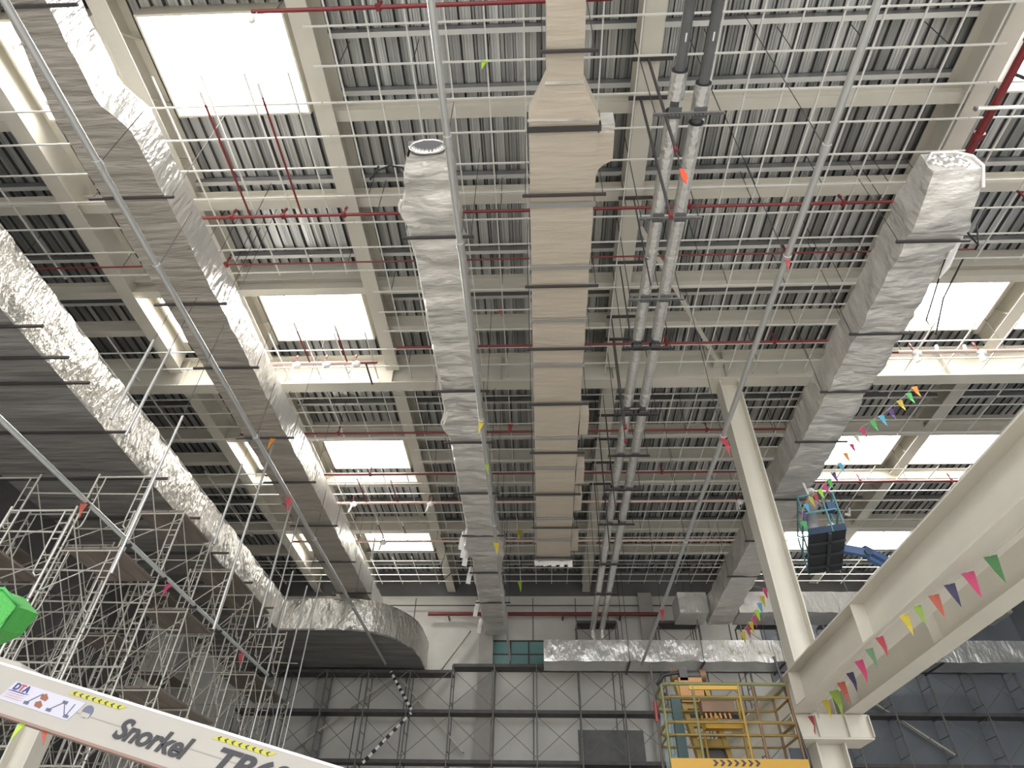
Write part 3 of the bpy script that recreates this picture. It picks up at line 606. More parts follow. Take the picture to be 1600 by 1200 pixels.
# ------------------------------------------------------------------ far wall details
for i, X in enumerate((-15.2, -8.9, -2.3, 4.66, 11.0)):
    MB().ibeam('x', 0, 0, 1, 0, 1, 1) if False else None
    t = thing('wall_column', 'cream steel column standing against the far wall, %s from left' % ORD[i], 'column', (X, 27.8, 0), 'far wall columns', kind='thing')
    MB().box(X - .3, X + .3, 27.62, 27.645, 0, 13.3).build('front_flange', M['wallpost'], t); MB().box(X - .012, X + .012, 27.645, 28, 0, 13.3).build('web', M['wallpost'], t)
for i, (a, b) in enumerate((((-6.3, 27.57, 10.1), (-3.0, 27.57, 6.95)), ((-9.6, 27.57, 7.0), (-6.0, 27.57, 9.75)), ((-5.25, 27.57, 8.4), (-3.0, 27.57, 11.6)), ((12.0, 27.57, 9.6), (15.4, 27.57, 7.0)), ((8.4, 27.57, 6.6), (11.5, 27.57, 9.0)))):
    MB().beam(a, b, .2, .06).build('wall_brace', M['cream'], label=['pale wall brace slanting down right behind the far scaffold', 'pale wall brace rising from the lower left behind the far scaffold', 'pale wall brace rising toward the lumpy duct end', 'pale wall brace slanting down right under the low cross duct', 'pale wall brace behind the twin beams'][i], cat='brace', group='far wall braces')
wx = [(-2.05, .3, 10.2, 11.25), (-6.9, -4.9, 10.15, 10.75)]
for i, (a, b, z0, z1) in enumerate(wx):
    wn = struct(MB().box(a, b, 27.94, 27.98, z0, z1), 'window_%d' % (n + 1 + i), M['teal'])
    f = MB(); f.box(a - .06, b + .06, 27.9, 28, z1, z1 + .06); f.box(a - .06, b + .06, 27.9, 28, z0 - .06, z0)
    for q in range(4): X = a + (b - a) * q / 3; f.box(X - .03, X + .03, 27.9, 27.99, z0, z1)
    f.box(a, b, 27.9, 27.99, (z0 + z1) / 2 - .02, (z0 + z1) / 2 + .02)
    f.build('window_frame', M['darksteel'], wn)
MB().box(1.45, 4.0, 27.93, 27.995, 4.6, 7.85).build('cement_patch', M['render_'], label='dark grey cement patch on the far wall left of the yellow basket', cat='wall patch')
for i, X in enumerate((-11, -7.5, -5.6, -.3, 1.6, 3.0, 6.6, 8.2)):
    MB().box(X - .02, X + .02, 27.97, 28, .1, 13.2).build('trim_%d' % (3 + i), M['walldark'], kind='structure')

# far scaffold
FX = [-.16 + 1.69 * k for k in range(-7, 12)]
TZ = [0, 1.4, 3.1, 4.8, 6.5, 8.2, 9.9]
fp = MB()
for yy in (-.4, .4): fp.tube((0, yy, 0), (0, yy, 1.7), .026, 7)
for zz in (.35, 1.0, 1.62): fp.tube((0, -.4, zz), (0, .4, zz), .016, 6)
fp.tube((0, -.28, .35), (0, -.28, 1.62), .016, 6)
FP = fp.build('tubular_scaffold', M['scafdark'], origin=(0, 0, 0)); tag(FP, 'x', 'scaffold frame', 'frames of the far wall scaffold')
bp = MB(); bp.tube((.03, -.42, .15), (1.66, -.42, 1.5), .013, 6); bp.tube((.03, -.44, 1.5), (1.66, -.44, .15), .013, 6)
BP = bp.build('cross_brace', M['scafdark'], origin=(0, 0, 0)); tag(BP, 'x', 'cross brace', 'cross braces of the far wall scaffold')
dp = MB(); dp.box(.0, 1.67, -.38, .38, -.055, 0); dp.box(.0, 1.67, -.41, -.385, -.09, .03); FD = dp.build('walkway_board', M['deckdark'], origin=(0, 0, 0)); tag(FD, 'x', 'walkway board', 'walkway boards of the far wall scaffold')
used = {}
def place(pr, loc, label, sz=1.):
    o = pr if pr.name not in used else pr.copy()
    if o is not pr: C.objects.link(o)
    used[pr.name] = 1; o.location = loc; o.scale = (1, 1, sz); o['label'] = label
    return o
YS = 27.1
lev = ['bottom', 'second', 'third', 'fourth', 'fifth', 'top', 'extra top']
for k, X in enumerate(FX):
    top = 6 if X < .5 else 6
    for q in range(2, 6):
        h = TZ[q + 1] - TZ[q] - (.2 if q == 5 and X < -4.4 else 0)
        place(FP, (X, YS, TZ[q]), 'dull frame of the far wall scaffold, %s bay from left, %s lift up' % (ORD[k], lev[q]), h / 1.7)
        if k < len(FX) - 1:
            place(BP, (X, YS, TZ[q]), 'thin cross brace of the far wall scaffold, %s bay from left, %s lift up' % (ORD[k], lev[q]))
            place(FD, (X + .01, YS, (TZ[q + 1] + .02 if q < 5 or X > -4.7 else 9.68)), 'dark walkway board of the far wall scaffold, %s bay from left, on the %s lift' % (ORD[k], lev[q]))
    place(FP, (X, YS, 0), 'dull frame of the far wall scaffold, %s bay from left, at floor level' % ORD[k], 3.1 / 1.7)
    if X > 1 and k % 2 == 0 and k < len(FX) - 1:
        place(FP, (X, YS, 9.95), 'dull frame above the low cross duct, %s bay from left' % ORD[k]); place(FP, (X + 1.69, YS, 9.95), 'dull frame above the low cross duct, right side of %s bay' % ORD[k])
        place(FD, (X + .01, YS, 11.68), 'dark board above the low cross duct, %s bay from left' % ORD[k]); place(BP, (X, YS, 9.95), 'thin cross brace above the low cross duct, %s bay from left' % ORD[k])
# striped pole zigzag
for i, (a, b) in enumerate((((-6.0, 26.6, 9.6), (-5.0, 26.6, 8.2)), ((-5.0, 26.6, 8.1), (-6.6, 26.6, 6.4)))):
    t = thing('striped_pole', 'black and white striped pole on the far scaffold, %s' % ('upper' if i == 0 else 'lower'), 'pole', a, 'striped poles')
    a, b = Vector(a), Vector(b); MB().tube(a, b, .06, 8).build('pole', M['plastic'], t)
    s_ = MB()
    for q in range(7): p0 = a.lerp(b, (q + .2) / 7); s_.tube(p0, a.lerp(b, (q + .65) / 7), .066, 8)
    s_.build('black_band', M['ink'], t)

# ------------------------------------------------------------------ left scaffold
fr = thing('tubular_scaffold', 'x', 'scaffold frame', (0, 0, 0), 'frames of the left scaffold')
ks = []
for s in (-.6, .6): ks.append(MB().tube((s, 0, 0), (s, 0, 1.68), .023, 8).build('leg', M['scaf'], fr))
ks.append(MB().tube((-.6, 0, 1.6), (.6, 0, 1.6), .021, 8).build('top_bar', M['scaf'], fr))
for s in (-1, 1):
    l = MB(); xi = s * .42
    l.path([(s * .6, 0, .42), (s * .5, 0, .38), (s * .44, 0, .44), (xi, 0, .56), (xi, 0, 1.6)], .015, 6)
    for z in (.75, 1.05, 1.35): l.tube((s * .6, 0, z), (xi, 0, z), .012, 6)
    ks.append(l.build('ladder_side', M['scaf'], fr))
proto_done(fr, ks)
bY = MB(); bY.tube((0, .02, .1), (0, 1.53, 1.45), .012, 6); bY.tube((.02, .02, 1.45), (.02, 1.53, .1), .012, 6)
BY = bY.build('cross_brace', M['scaf'], origin=(0, 0, 0)); tag(BY, 'x', 'cross brace', 'cross braces of the left scaffold')
pk = MB()
for q in range(3): pk.box(-.55 + .37 * q, -.2 + .37 * q, .02, 1.53, 0, .045)
PK = pk.build('scaffold_plank', M['plank'], origin=(0, 0, 0)); tag(PK, 'x', 'plank', 'plank decks of the left scaffold')
LY = [9.65 + 1.55 * k for k in range(9)]; LZ = [0, 2.2, 3.9, 5.6, 7.3, 9.0]
ROW = [(-8.8, 'front row'), (-11.3, 'middle row'), (-13.9, 'rear row')]
tn = ['floor tier', 'second tier', 'third tier', 'fourth tier', 'top tier']
firstf = True; random.seed(17)
for ri, (X, rn) in enumerate(ROW):
    for k, Y in enumerate(LY):
        for q in range(5):
            if ri and q == 0 and False: continue
            if q == 4 and (k == 0 or (ri == 0 and k in (8,))): continue
            lab = 'scaffold frame in the %s on the left, %s from camera, %s' % (rn, ORD[k], tn[q])
            sz = (LZ[q + 1] - LZ[q]) / 1.7
            if firstf: fr.location = (X, Y, LZ[q]); fr.scale = (1, 1, sz); fr['label'] = lab; firstf = False
            else: dup(fr, (X, Y, LZ[q]), lab, sz=sz)
            if k < len(LY) - 1 and not (q == 4 and k == 7):
                for sd, sn in ((.6, 'right'), (-.6, 'left')):
                    if q < 1: continue
                    place(BY, (X + sd, Y, LZ[q]), 'cross brace on the %s side of the %s, %s bay from camera, %s' % (sn, rn, ORD[k], tn[q]))
                if q >= 2 and random.random() < (.5 if ri == 0 else .22) and not (q == 4 and k == 0):
                    place(PK, (X, Y, LZ[q + 1] - .05), 'brown plank deck in the %s on the left, %s bay, over the %s' % (rn, ORD[k], tn[q]))
# ties between the rows
for k, Y in enumerate(LY):
    for q in (2, 3) if k == 0 else (2, 3, 4):
        MB().tube((-8.2, Y + .05, LZ[q] + 1.2), (-10.7, Y + .05, LZ[q] + 1.25), .018, 6).build('tie_tube', M['scaf'], label='horizontal tie tube between scaffold rows, %s from camera, %s' % (ORD[k], tn[q]), cat='tube', group='tie tubes of the left scaffold')

# lower left column and pale partition seen under the white boom
t = thing('steel_column', 'short cream column at the lower left below the white boom', 'column', (-8.05, 11.0, 0), kind='thing')
for a, b in ((-8.28, -8.25), (-7.9, -7.87)): MB().box(a, b, 10.8, 11.15, 0, 4.25).build('flange', M['cream'], t)
MB().box(-8.25, -7.9, 10.96, 10.98, 0, 4.25).build('web', M['cream'], t)
struct(MB().box(-14.5, -5.5, 18.6, 18.7, 0, 4.7), 'wall_partition', M['wall'])

# green net bag at the left edge
t = thing('green_net_bag', 'bright green net bag at the left edge of the photo', 'bag', (-6.5, 7.0, 4.0))
b = MB(); b.prism([(-6.9, 7.0, 4.66), (-6.3, 7.0, 4.60), (-6.02, 7.0, 4.40), (-6.1, 7.0, 4.15), (-6.35, 7.0, 4.0), (-6.9, 7.0, 3.9)], (0, .35, .05)); b.build('net_cloth', M['green'], t)
MB().path([(-6.9, 6.99, 4.67), (-6.3, 6.99, 4.61), (-6.02, 6.99, 4.41), (-6.1, 6.99, 4.15)], .02).build('hem_cord', FL['brightgreen'], t)

# ------------------------------------------------------------------ white boom lift across the lower left
P0, P1 = Vector((-7.2, 5.7, 3.79)), Vector((2.6, 5.7, 1.40))
dd = (P1 - P0).normalized(); uu = Vector((0, 1, 0)).cross(dd) * -1
uu = Vector((-dd.z, 0, dd.x)); H = .335; W = .34
def bpnt(s, v, off=0): return Vector((-4.79, 5.7 - off, 3.37)) + dd * s - uu * v      # s metres along from the left frame edge, v metres below the top edge
t = thing('boom_lift', 'white telescopic boom lift with black lettering across the lower left', 'boom lift', (2.6, 5.9, 0))
bm = MB(); a, b = -3.0, 7.8
bm.prism([bpnt(a, 0), bpnt(b, 0), bpnt(b, H), bpnt(a, H)], (0, W, 0)); bm.build('boom', M['boom'], t)
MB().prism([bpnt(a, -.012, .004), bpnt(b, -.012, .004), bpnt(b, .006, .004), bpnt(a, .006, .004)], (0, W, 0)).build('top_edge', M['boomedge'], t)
MB().prism([bpnt(a, H, -.0), bpnt(b, H, -.0), bpnt(b, H + .02, -.0), bpnt(a, H + .02, -.0)], (0, W, 0)).build('bottom_plate', M['boomunder'], t)  # thin slab carrying the painted underside shade of the boom
MB().prism([bpnt(a, -.05, -.02), bpnt(.16, -.05, -.02), bpnt(.22, 0, -.02), bpnt(a, 0, -.02)], (0, W - .04, 0)).build('inner_section', M['boom'], t)
MB().prism([bpnt(.95, .17, .004), bpnt(b, .17, .004), bpnt(b, .176, .004), bpnt(.95, .176, .004)], (0, .004, 0)).build('weld_seam', mat('pale_weld_seam', (.27, .25, .22), .5), t)
stp = lambda s0, s1, v0, v1, off: [bpnt(s0, v0, off), bpnt(s1, v0, off), bpnt(s1, v1, off), bpnt(s0, v1, off)]
# sticker
kx = .06
def skew(s0, s1, v0, v1, off): return [bpnt(s0 + kx, v0, off), bpnt(s1 + kx, v0, off), bpnt(s1, v1, off), bpnt(s0, v1, off)]
sk_ = MB().prism(skew(.20, .92, .09, .245, .004), (0, .004, 0)).build('advert_sticker', M['sticker'], t)
sh = MB()
for q in range(3): sh.prism(skew(.22, .38, .175 + .018 * q, .183 + .018 * q, .006), (0, .002, 0))
sh.build('small_print', M['stpink'], sk_)
sh = MB().prism(skew(.23, .40, .157, .165, .006), (0, .002, 0)); sh.build('small_print_line', M['stblue'], sk_)
for s0, v0, s1, v1 in ((.47, .215, .57, .12), (.70, .215, .80, .13), (.80, .13, .86, .21), (.88, .22, .90, .12)):
    sh = MB().beam(bpnt(s0, v0, .006), bpnt(s1, v1, .006), .004, .008, up=(0, 1, 0)); sh.prism(stp(s0 - .02, s0 + .03, v0 - .012, v0 + .012, .006), (0, .002, 0)); sh.build('printed_lift_drawing', M['stgrey'], sk_)
for s0, v0 in ((.56, .13), (.55, .19)): MB().prism([bpnt(s0, v0, .006), bpnt(s0 + .04, v0 - .02, .006), bpnt(s0 + .08, v0 + .01, .006), bpnt(s0 + .07, v0 + .035, .006), bpnt(s0 + .01, v0 + .03, .006)], (0, .002, 0)).build('printed_machine', M['storange'], sk_)
def text(s, string, size, s0, v0, m, name, parent, shear=0., bold=0., xs=1., char=None):
    cu = bpy.data.curves.new(name, 'FONT'); cu.body = string; cu.size = size; cu.extrude = .002; cu.shear = shear; cu.offset = bold
    if char: cu.space_character = char
    tmp = bpy.data.objects.new('tmp', cu); C.objects.link(tmp); dg = bpy.context.evaluated_depsgraph_get(); dg.update()
    me = bpy.data.meshes.new_from_object(tmp.evaluated_get(dg)); bpy.data.objects.remove(tmp)
    o = WO[parent.name]; base = bpnt(s0, v0, .008)
    for vtx in me.vertices:
        c0 = vtx.co.copy(); w_ = base + dd * (c0.x * xs) + uu * c0.y + Vector((0, -c0.z, 0)); vtx.co = w_ - o
    me.materials.clear(); me.materials.append(m); ob = bpy.data.objects.new(name, me); C.objects.link(ob); ob.parent = parent; WO[ob.name] = o
    return ob
text(None, 'D', .075, .27, .15, M['stblue'], 'letter', sk_, .25, .002); text(None, 'T', .075, .325, .15, M['stred'], 'letter', sk_, .25, .002); text(None, 'A', .075, .375, .15, M['stblue'], 'letter', sk_, .25, .002)
text(None, 'Snorkel', .215, 1.36, .255, M['ink'], 'lettering', t, .32, .006, 1.02, .98)
text(None, 'TB60', .235, 2.26, .262, M['ink'], 'model_lettering', t, .3, .007, 1.25, 1.0)
for s0, q in ((.77, 0), (2.18, 1)):
    y_ = MB().prism(skew(s0, s0 + .52, .03, .065, .004), (0, .003, 0)).build('warning_strip', M['yel'], t)
    for k in range(8):
        s1 = s0 + .05 + .063 * k
        MB().prism([bpnt(s1, .047, .007), bpnt(s1 + .022, .033, .007), bpnt(s1 + .034, .033, .007), bpnt(s1 + .018, .047, .007), bpnt(s1 + .03, .062, .007), bpnt(s1 + .018, .062, .007)], (0, .003, 0)).build('chevron', M['ink'], y_)
hl = MB(); pts = []
for k in range(16): a_ = 2 * math.pi * k / 16; pts.append(bpnt(1.04 + .05 * math.cos(a_), .145 + .05 * math.sin(a_), .003))
hl.prism(pts, (0, .003, 0)); hl.build('round_port', M['stgrey'], t)
MB().prism(stp(1.0, 1.08, .155, .19, .006), (0, .002, 0)).build('port_lip', M['boom'], t)
# machine base out of frame
MB().box(1.9, 3.2, 5.3, 6.5, .6, 1.45).build('turntable', M['boom'], t); MB().box(1.2, 4.0, 4.9, 6.9, .35, .62).build('chassis', M['boom'], t)
for X in (1.6, 3.6):
    for Y in (4.85, 6.95): MB().tube((X, Y - .15, .42), (X, Y + .15, .42), .42, 20).build('wheel', M['rubber'], t)

# ------------------------------------------------------------------ yellow boom lift
t = thing('boom_lift', 'yellow boom lift basket at the bottom right of centre', 'boom lift', (3.0, 12.2, 0))
X0_, X1_, YA, YB, ZF, ZT = 1.99, 4.02, 11.2, 12.05, 3.62, 4.80
MB().box(X0_, X1_, YA - .02, YB, ZF - .22, ZF - .16).build('basket_floor', M['darksteel'], t)
kp = MB().box(X0_ - .02, X1_ + .02, YA - .04, YA - .01, ZF - .22, ZF + .1).build('kick_plate', M['yolk'], t)
for k in range(7):
    s1 = 2.60 + .105 * k; zc = ZF + .04
    MB().prism([(s1, YA - .045, zc + .042), (s1 + .04, YA - .045, zc + .042), (s1 + .085, YA - .045, zc), (s1 + .04, YA - .045, zc - .042), (s1, YA - .045, zc - .042), (s1 + .04, YA - .045, zc)], (0, .004, 0)).build('chevron', M['ink'], kp)
def rail(zr, m, r=.022, nm='rail'):
    x0, x1, y0, y1, q = X0_, X1_, YA, YB, .12
    pts = [(x0 + q, y0, zr), (x1 - q, y0, zr), (x1 - .03, y0 + .03, zr), (x1, y0 + q, zr), (x1, y1 - q, zr), (x1 - .03, y1 - .03, zr), (x1 - q, y1, zr), (x0 + q, y1, zr), (x0 + .03, y1 - .03, zr), (x0, y1 - q, zr), (x0, y0 + q, zr), (x0 + .03, y0 + .03, zr), (x0 + q, y0, zr)]
    MB().path(pts, r, 8).build(nm, M[m], t)
rail(ZT, 'olive', .028, 'top_rail'); rail(4.60, 'ochre', .02, 'second_rail'); rail(4.23, 'ochre', .024, 'mid_rail'); rail(4.05, 'ochre', .018, 'lower_rail')
for X, m in ((X0_, 'olive'), (2.48, 'olive'), (3.22, 'yellow'), (3.45, 'brown'), (X1_, 'brown')):
    MB().tube((X, YA + (.05 if X in (X0_, X1_) else 0), ZF - .2), (X, YA + (.05 if X in (X0_, X1_) else 0), ZT), .024, 8).build('post', M[m], t)
for X, m in ((X0_, 'olive'), (2.4, 'olive'), (2.75, 'yellow'), (3.4, 'yellow'), (X1_, 'brown')):
    MB().tube((X, YB, ZF - .2), (X, YB, ZT), .024, 8).build('post', M[m], t)
MB().box(X0_ + .06, 2.40, YB + .03, YB + .035, ZF - .1, ZT - .15).build('tinted_sheet', mat('tinted_sheet', (.22, .32, .32), .3, alpha=.4), t)
MB().box(2.42, 3.2, YA - .02, YA + .02, ZT - .09, ZT - .03).build('gate_bar', M['yolk'], t)
ctl = MB(); ctl.box(2.60, 3.12, YA + .06, YA + .3, 4.40, 4.58); ctl.build('control_panel', M['brown'], t)
lv = MB()
for k in range(6): lv.tube((2.65 + .075 * k, YA + .1, 4.38), (2.65 + .075 * k, YA + .05, 4.29), .018, 8)
lv.build('control_lever', M['orange'], t, kind=None)
MB().box(2.62, 3.2, YA + .1, YA + .3, 4.17, 4.25).build('control_shelf', M['yolk'], t)
jb = MB()
jb.beam((2.42, 12.2, 5.12), (2.80, 12.2, 3.0), .08, .2, up=(0, 1, 0)); jb.beam((2.92, 12.2, 5.0), (3.30, 12.2, 3.0), .08, .2, up=(0, 1, 0))
for zz in (3.1, 3.42, 3.74, 4.06, 4.38, 4.66):
    f_ = (5.12 - zz) / 2.12 * .38; jb.box(2.44 + f_, 2.92 + f_, 12.12, 12.28, zz, zz + .13)
jb.build('jib_frame', M['yellow'], t)
for zz in (3.55, 3.87):
    f_ = (5.12 - zz) / 2.12 * .38; MB().box(2.46 + f_, 2.90 + f_, 12.18, 12.26, zz, zz + .19).build('jib_grille', M['darksteel'], t)
MB().box(2.45, 2.86, 12.05, 12.4, 4.75, 5.15).build('jib_head', M['orange'], t)
kn = MB(); kn.tube((2.38, 12.2, 5.22), (2.92, 12.2, 5.22), .09, 12); kn.box(2.48, 2.62, 12.05, 12.35, 5.1, 5.3); kn.build('jib_knuckle', M['darksteel'], t)
for X in (2.35, 2.86): MB().tube((X, 12.2, 5.22), (X + .1, 12.2, 5.22), .11, 12).build('pivot_boss', M['brown'], t)
MB().path([(2.5, 12.1, 5.25), (2.2, 12.1, 5.2), (2.08, 12.1, 5.05), (2.15, 12.1, 4.9), (2.3, 12.1, 4.78), (2.33, 12.1, 4.4), (2.33, 12.1, 3.4)], .035, 8).build('hydraulic_hose', M['rubber'], t)
MB().box(2.26, 2.42, 12.0, 12.12, 3.0, 4.85).build('cable_track', M['tealdark'], t)
MB().tube((1.86, 11.3, 3.6), (1.86, 11.3, 5.15), .016, 8).build('left_side_rod', M['darksteel'], t); MB().tube((1.86, 11.3, 4.25), (1.86, 11.3, 4.55), .03, 8).build('red_grip', M['red'], t)
MB().tube((4.1, 11.3, 3.7), (3.99, 11.4, 5.3), .025, 8).build('right_side_rod', M['darksteel'], t)
MB().beam((2.95, 12.3, 3.0), (3.0, 16.5, 1.3), .4, .45).build('main_boom', M['yellow'], t)
MB().box(2.2, 3.8, 15.6, 18.2, .5, 1.5).build('chassis', M['yellow'], t)
for X in (2.2, 3.8):
    for Y in (16.0, 17.8): MB().tube((X - .15, Y, .45), (X + .15, Y, .45), .45, 18).build('wheel', M['rubber'], t)

# ------------------------------------------------------------------ blue boom lift with the worker
A, B_ = Vector((6.78, 14.72, 9.32)), Vector((7.58, 14.45, 9.32)); ax = (B_ - A).normalized(); ay = Vector((.3, 1, 0)).normalized(); LN = 2.35
ww = (B_ - A).length
def q3(u_, v_, z): return A + ax * u_ + ay * v_ + Vector((0, 0, z))
t = thing('boom_lift', 'blue boom lift with a worker in its basket under the right roof', 'boom lift', (16.2, 12.8, 0))
MB().prism([q3(0, 0, 0), q3(ww, 0, 0), q3(ww, LN, 0), q3(0, LN, 0)], (0, 0, .06)).build('basket_floor', M['under'], t)
fb = MB()
for v_ in (.5, 1.2, 1.9): fb.beam(q3(0, v_, -.03), q3(ww, v_, -.03), .06, .05)
fb.beam(q3(ww * .55, 0, -.03), q3(ww * .55, LN, -.03), .08, .05); fb.build('floor_rib', mat('dark_floor_rib', (.045, .05, .055), .5), t)
MB().prism([q3(0, -.02, 0), q3(ww, -.02, 0), q3(ww, -.02, .17), q3(0, -.02, .17)], ay * .03).build('toe_board', M['bluedark'], t)
for u_ in (0, ww): MB().prism([q3(u_, 0, .05), q3(u_, LN, .05), q3(u_, LN, .17), q3(u_, 0, .17)], ax * .02).build('toe_board', M['bluedark'], t)
for zr, m in ((1.1, 'tealrail'), (.6, 'tealrail')):
    MB().path([q3(.02, 0, zr), q3(ww - .08, 0, zr), q3(ww, .1, zr), q3(ww, LN - .1, zr), q3(ww - .1, LN, zr), q3(.1, LN, zr), q3(0, LN - .1, zr), q3(0, .1, zr), q3(.02, 0, zr)], .025, 8).build('rail', M[m], t)
for u_, v_ in ((0, .05), (ww, .05), (0, LN), (ww, LN), (0, LN / 2), (ww, LN / 2), (ww * .65, 0)): MB().tube(q3(u_, v_, 0), q3(u_, v_, 1.1), .024, 8).build('post', M['tealrail'], t)
MB().box(7.42, 7.62, 14.62, 14.85, 10.0, 10.22).build('control_box', M['blue'], t)
j0 = q3(ww * .9, 1.2, .1)
jb = MB(); jb.beam(j0, (8.5, 15.5, 9.2), .14, .2); jb.build('jib_arm', M['blue'], t)
MB().beam((8.4, 15.5, 9.33), (10.2, 16.5, 8.95), .13, .16).build('upper_boom', M['blue'], t); MB().beam((8.4, 15.45, 9.05), (10.1, 16.4, 8.68), .09, .1).build('lower_link', M['blue'], t)
MB().tube((8.45, 15.4, 9.22), (8.45, 15.65, 9.22), .1, 12).build('pivot', M['bluedark'], t)
MB().beam((10.15, 16.45, 8.95), (16.2, 12.6, 8.0), .24, .28).build('main_boom', M['blue'], t); MB().beam((16.2, 12.6, 8.0), (16.2, 12.8, 1.2), .35, .4).build('riser', M['blue'], t)
MB().box(14.8, 17.6, 11.7, 13.9, .4, 1.3).build('chassis', M['blue'], t)
for X in (15.3, 17.1):
    for Y in (11.6, 14.0): MB().tube((X, Y - .15, .45), (X, Y + .15, .45), .45, 18).build('wheel', M['rubber'], t)
# worker
def skinned(name, chain, edges, parent, m):
    me = bpy.data.meshes.new(name); me.from_pydata([c_[0] for c_ in chain], edges, []); ob = bpy.data.objects.new(name, me); C.objects.link(ob)
    if parent: ob.parent = parent
    sm = ob.modifiers.new('skin', 'SKIN'); sub = ob.modifiers.new('sub', 'SUBSURF'); sub.levels = 1; sub.render_levels = 2; sm.use_smooth_shade = True
    for i, c_ in enumerate(chain): me.skin_vertices[0].data[i].radius = (c_[1], c_[1])
    me.skin_vertices[0].data[0].use_root = True
    me.materials.append(m); return ob
pb = q3(.36, 1.15, .06)
pers = thing('person', 'worker in grey clothes bending over the rail of the blue lift basket', 'person', pb)
ch = [((0, .12, .84), .13), ((0, .05, 1.0), .13), ((0, -.10, 1.18), .15), ((-.01, -.22, 1.30), .13), ((-.01, -.29, 1.37), .055), ((-.01, -.34, 1.43), .05),
      ((.09, .12, .78), .09), ((.11, .05, .45), .065), ((.11, .12, .10), .045), ((.12, .0, .03), .04),
      ((-.09, .12, .78), .09), ((-.11, .05, .45), .065), ((-.11, .12, .10), .045), ((-.12, .0, .03), .04),
      ((.17, -.22, 1.28), .06), ((.24, -.36, 1.06), .045), ((.16, -.56, 1.12), .035),
      ((-.19, -.22, 1.28), .06), ((-.26, -.40, 1.12), .045), ((-.22, -.62, 1.26), .035)]
ed = [(0, 1), (1, 2), (2, 3), (3, 4), (4, 5), (0, 6), (6, 7), (7, 8), (8, 9), (0, 10), (10, 11), (11, 12), (12, 13), (3, 14), (14, 15), (15, 16), (3, 17), (17, 18), (18, 19)]
skinned('body', ch, ed, pers, M['cloth']); WO[pers.name] = Vector(pb)
o = Vector(pb)
hd = MB().ball(o + Vector((-.01, -.38, 1.52)), .1, 12, 10, (.85, .95, 1.15)); hd.ball(o + Vector((-.01, -.48, 1.51)), .018, 6, 5, (.8, 1, 1.3)); hd.build('head', M['skin'], pers)
hm = MB().ball(o + Vector((-.01, -.37, 1.57)), .122, 12, 8, (.95, 1.1, .8)); hm.build('safety_helmet', M['helmet'], pers)
for s, c0 in ((1, (.16, -.56, 1.12)), (-1, (-.22, -.62, 1.26))):
    c0 = Vector(c0); h_ = MB(); h_.ball(o + c0 + Vector((0, -.045, .01)), .045, 8, 6, (.8, 1.1, .5))
    for f_ in range(4): b0 = o + c0 + Vector((-.027 + .018 * f_, -.08, .01)); h_.path([b0, b0 + Vector((0, -.035 - .005 * (f_ in (1, 2)), .0)), b0 + Vector((0, -.045, -.03)), b0 + Vector((0, -.025, -.045))], .009, 6)
    b0 = o + c0 + Vector((-s * .035, -.03, 0)); h_.path([b0, b0 + Vector((-s * .022, -.03, -.01)), b0 + Vector((-s * .015, -.055, -.03))], .01, 6)
    fa = Vector(ch[15 if s > 0 else 18][0]); h_.tube(o + fa.lerp(c0, .35), o + c0, .047, 10, .036)
    h_.build('forearm_and_hand', M['skin'], pers)
MB().tube(o + Vector((-.24, -.75, 1.0)), o + Vector((-.28, -.72, 1.62)), .03, 8).build('white_tube', M['plastic'], label='white tube held upright by the worker in the blue lift', cat='tube')
for i, (u_, v_, z_, s_, mm) in enumerate(((.15, .25, .25, .16, 'cloth'), (.55, .2, .2, .12, 'plastic'), (.3, .9, .2, .2, 'foilgrey'))):
    c_ = q3(u_, v_, z_); b_ = MB(); b_.ball(c_, s_, 8, 6, (1, .8, .9)); b_.ball(c_ + Vector((.06, .02, .08)), s_ * .6, 8, 6); b_.build('tool_sack', M[mm], label=['grey sack on the blue lift basket floor, left', 'white bag on the blue lift basket floor, right', 'silver bundle at the back of the blue lift basket'][i], cat='sack')

# ------------------------------------------------------------------ bunting
def pennant(mb, p, size, along, lean=0., tw=.0):
    p = Vector(p); al = Vector(along).normalized(); nrm = al.cross(Vector((0, 0, 1))).normalized()
    a = p - al * size * .21; b = p + al * size * .21; tip = p + Vector((lean, tw, -size)); mid = (a + b) / 2 + Vector((lean * .5, tw * .5, -size * .5)) + nrm * size * .12
    th = nrm * .004
    vs = [a, b, mid + al * size * .10, mid - al * size * .11, tip]
    vs = vs + [v + th for v in vs]
    mb.add(vs, [(0, 1, 2, 3), (3, 2, 4), (5, 8, 7, 6), (8, 9, 7), (0, 5, 6, 1), (1, 6, 7, 2), (2, 7, 9, 4), (4, 9, 8, 3), (3, 8, 5, 0)])
f2 = [(4.71, 6.36), (4.67, 6.75), (4.62, 7.06), (4.58, 7.36), (4.53, 7.68), (4.49, 7.96), (4.49, 8.72), (4.53, 9.18), (4.57, 9.67), (4.64, 10.22), (4.67, 10.69), (4.71, 11.13), (4.75, 11.68), (4.77, 12.23), (4.81, 12.69), (4.78, 13.0)]
c2 = ['green', 'pink', 'navy', 'rust', 'lime', 'yellow', 'crimson', 'sage', 'pink', 'navy', 'rust', 'lime', 'yellow', 'pale', 'crimson', 'sage']
sz2 = [.30, .30, .27, .28, .24, .26, .26, .27, .32, .28, .32, .40, .28, .16, .3, .24]
t = thing('bunting_string', 'string of coloured pennants hanging below the twin runway beams', 'bunting', (4.65, 9.5, 4.4))
pts = [(4.75, 5.4, 4.71)] + [(x, y, 4.69) for x, y in f2] + [(4.7, 14.0, 4.72)]
MB().path(pts, .006, 5).build('cord', M['cord'], t)
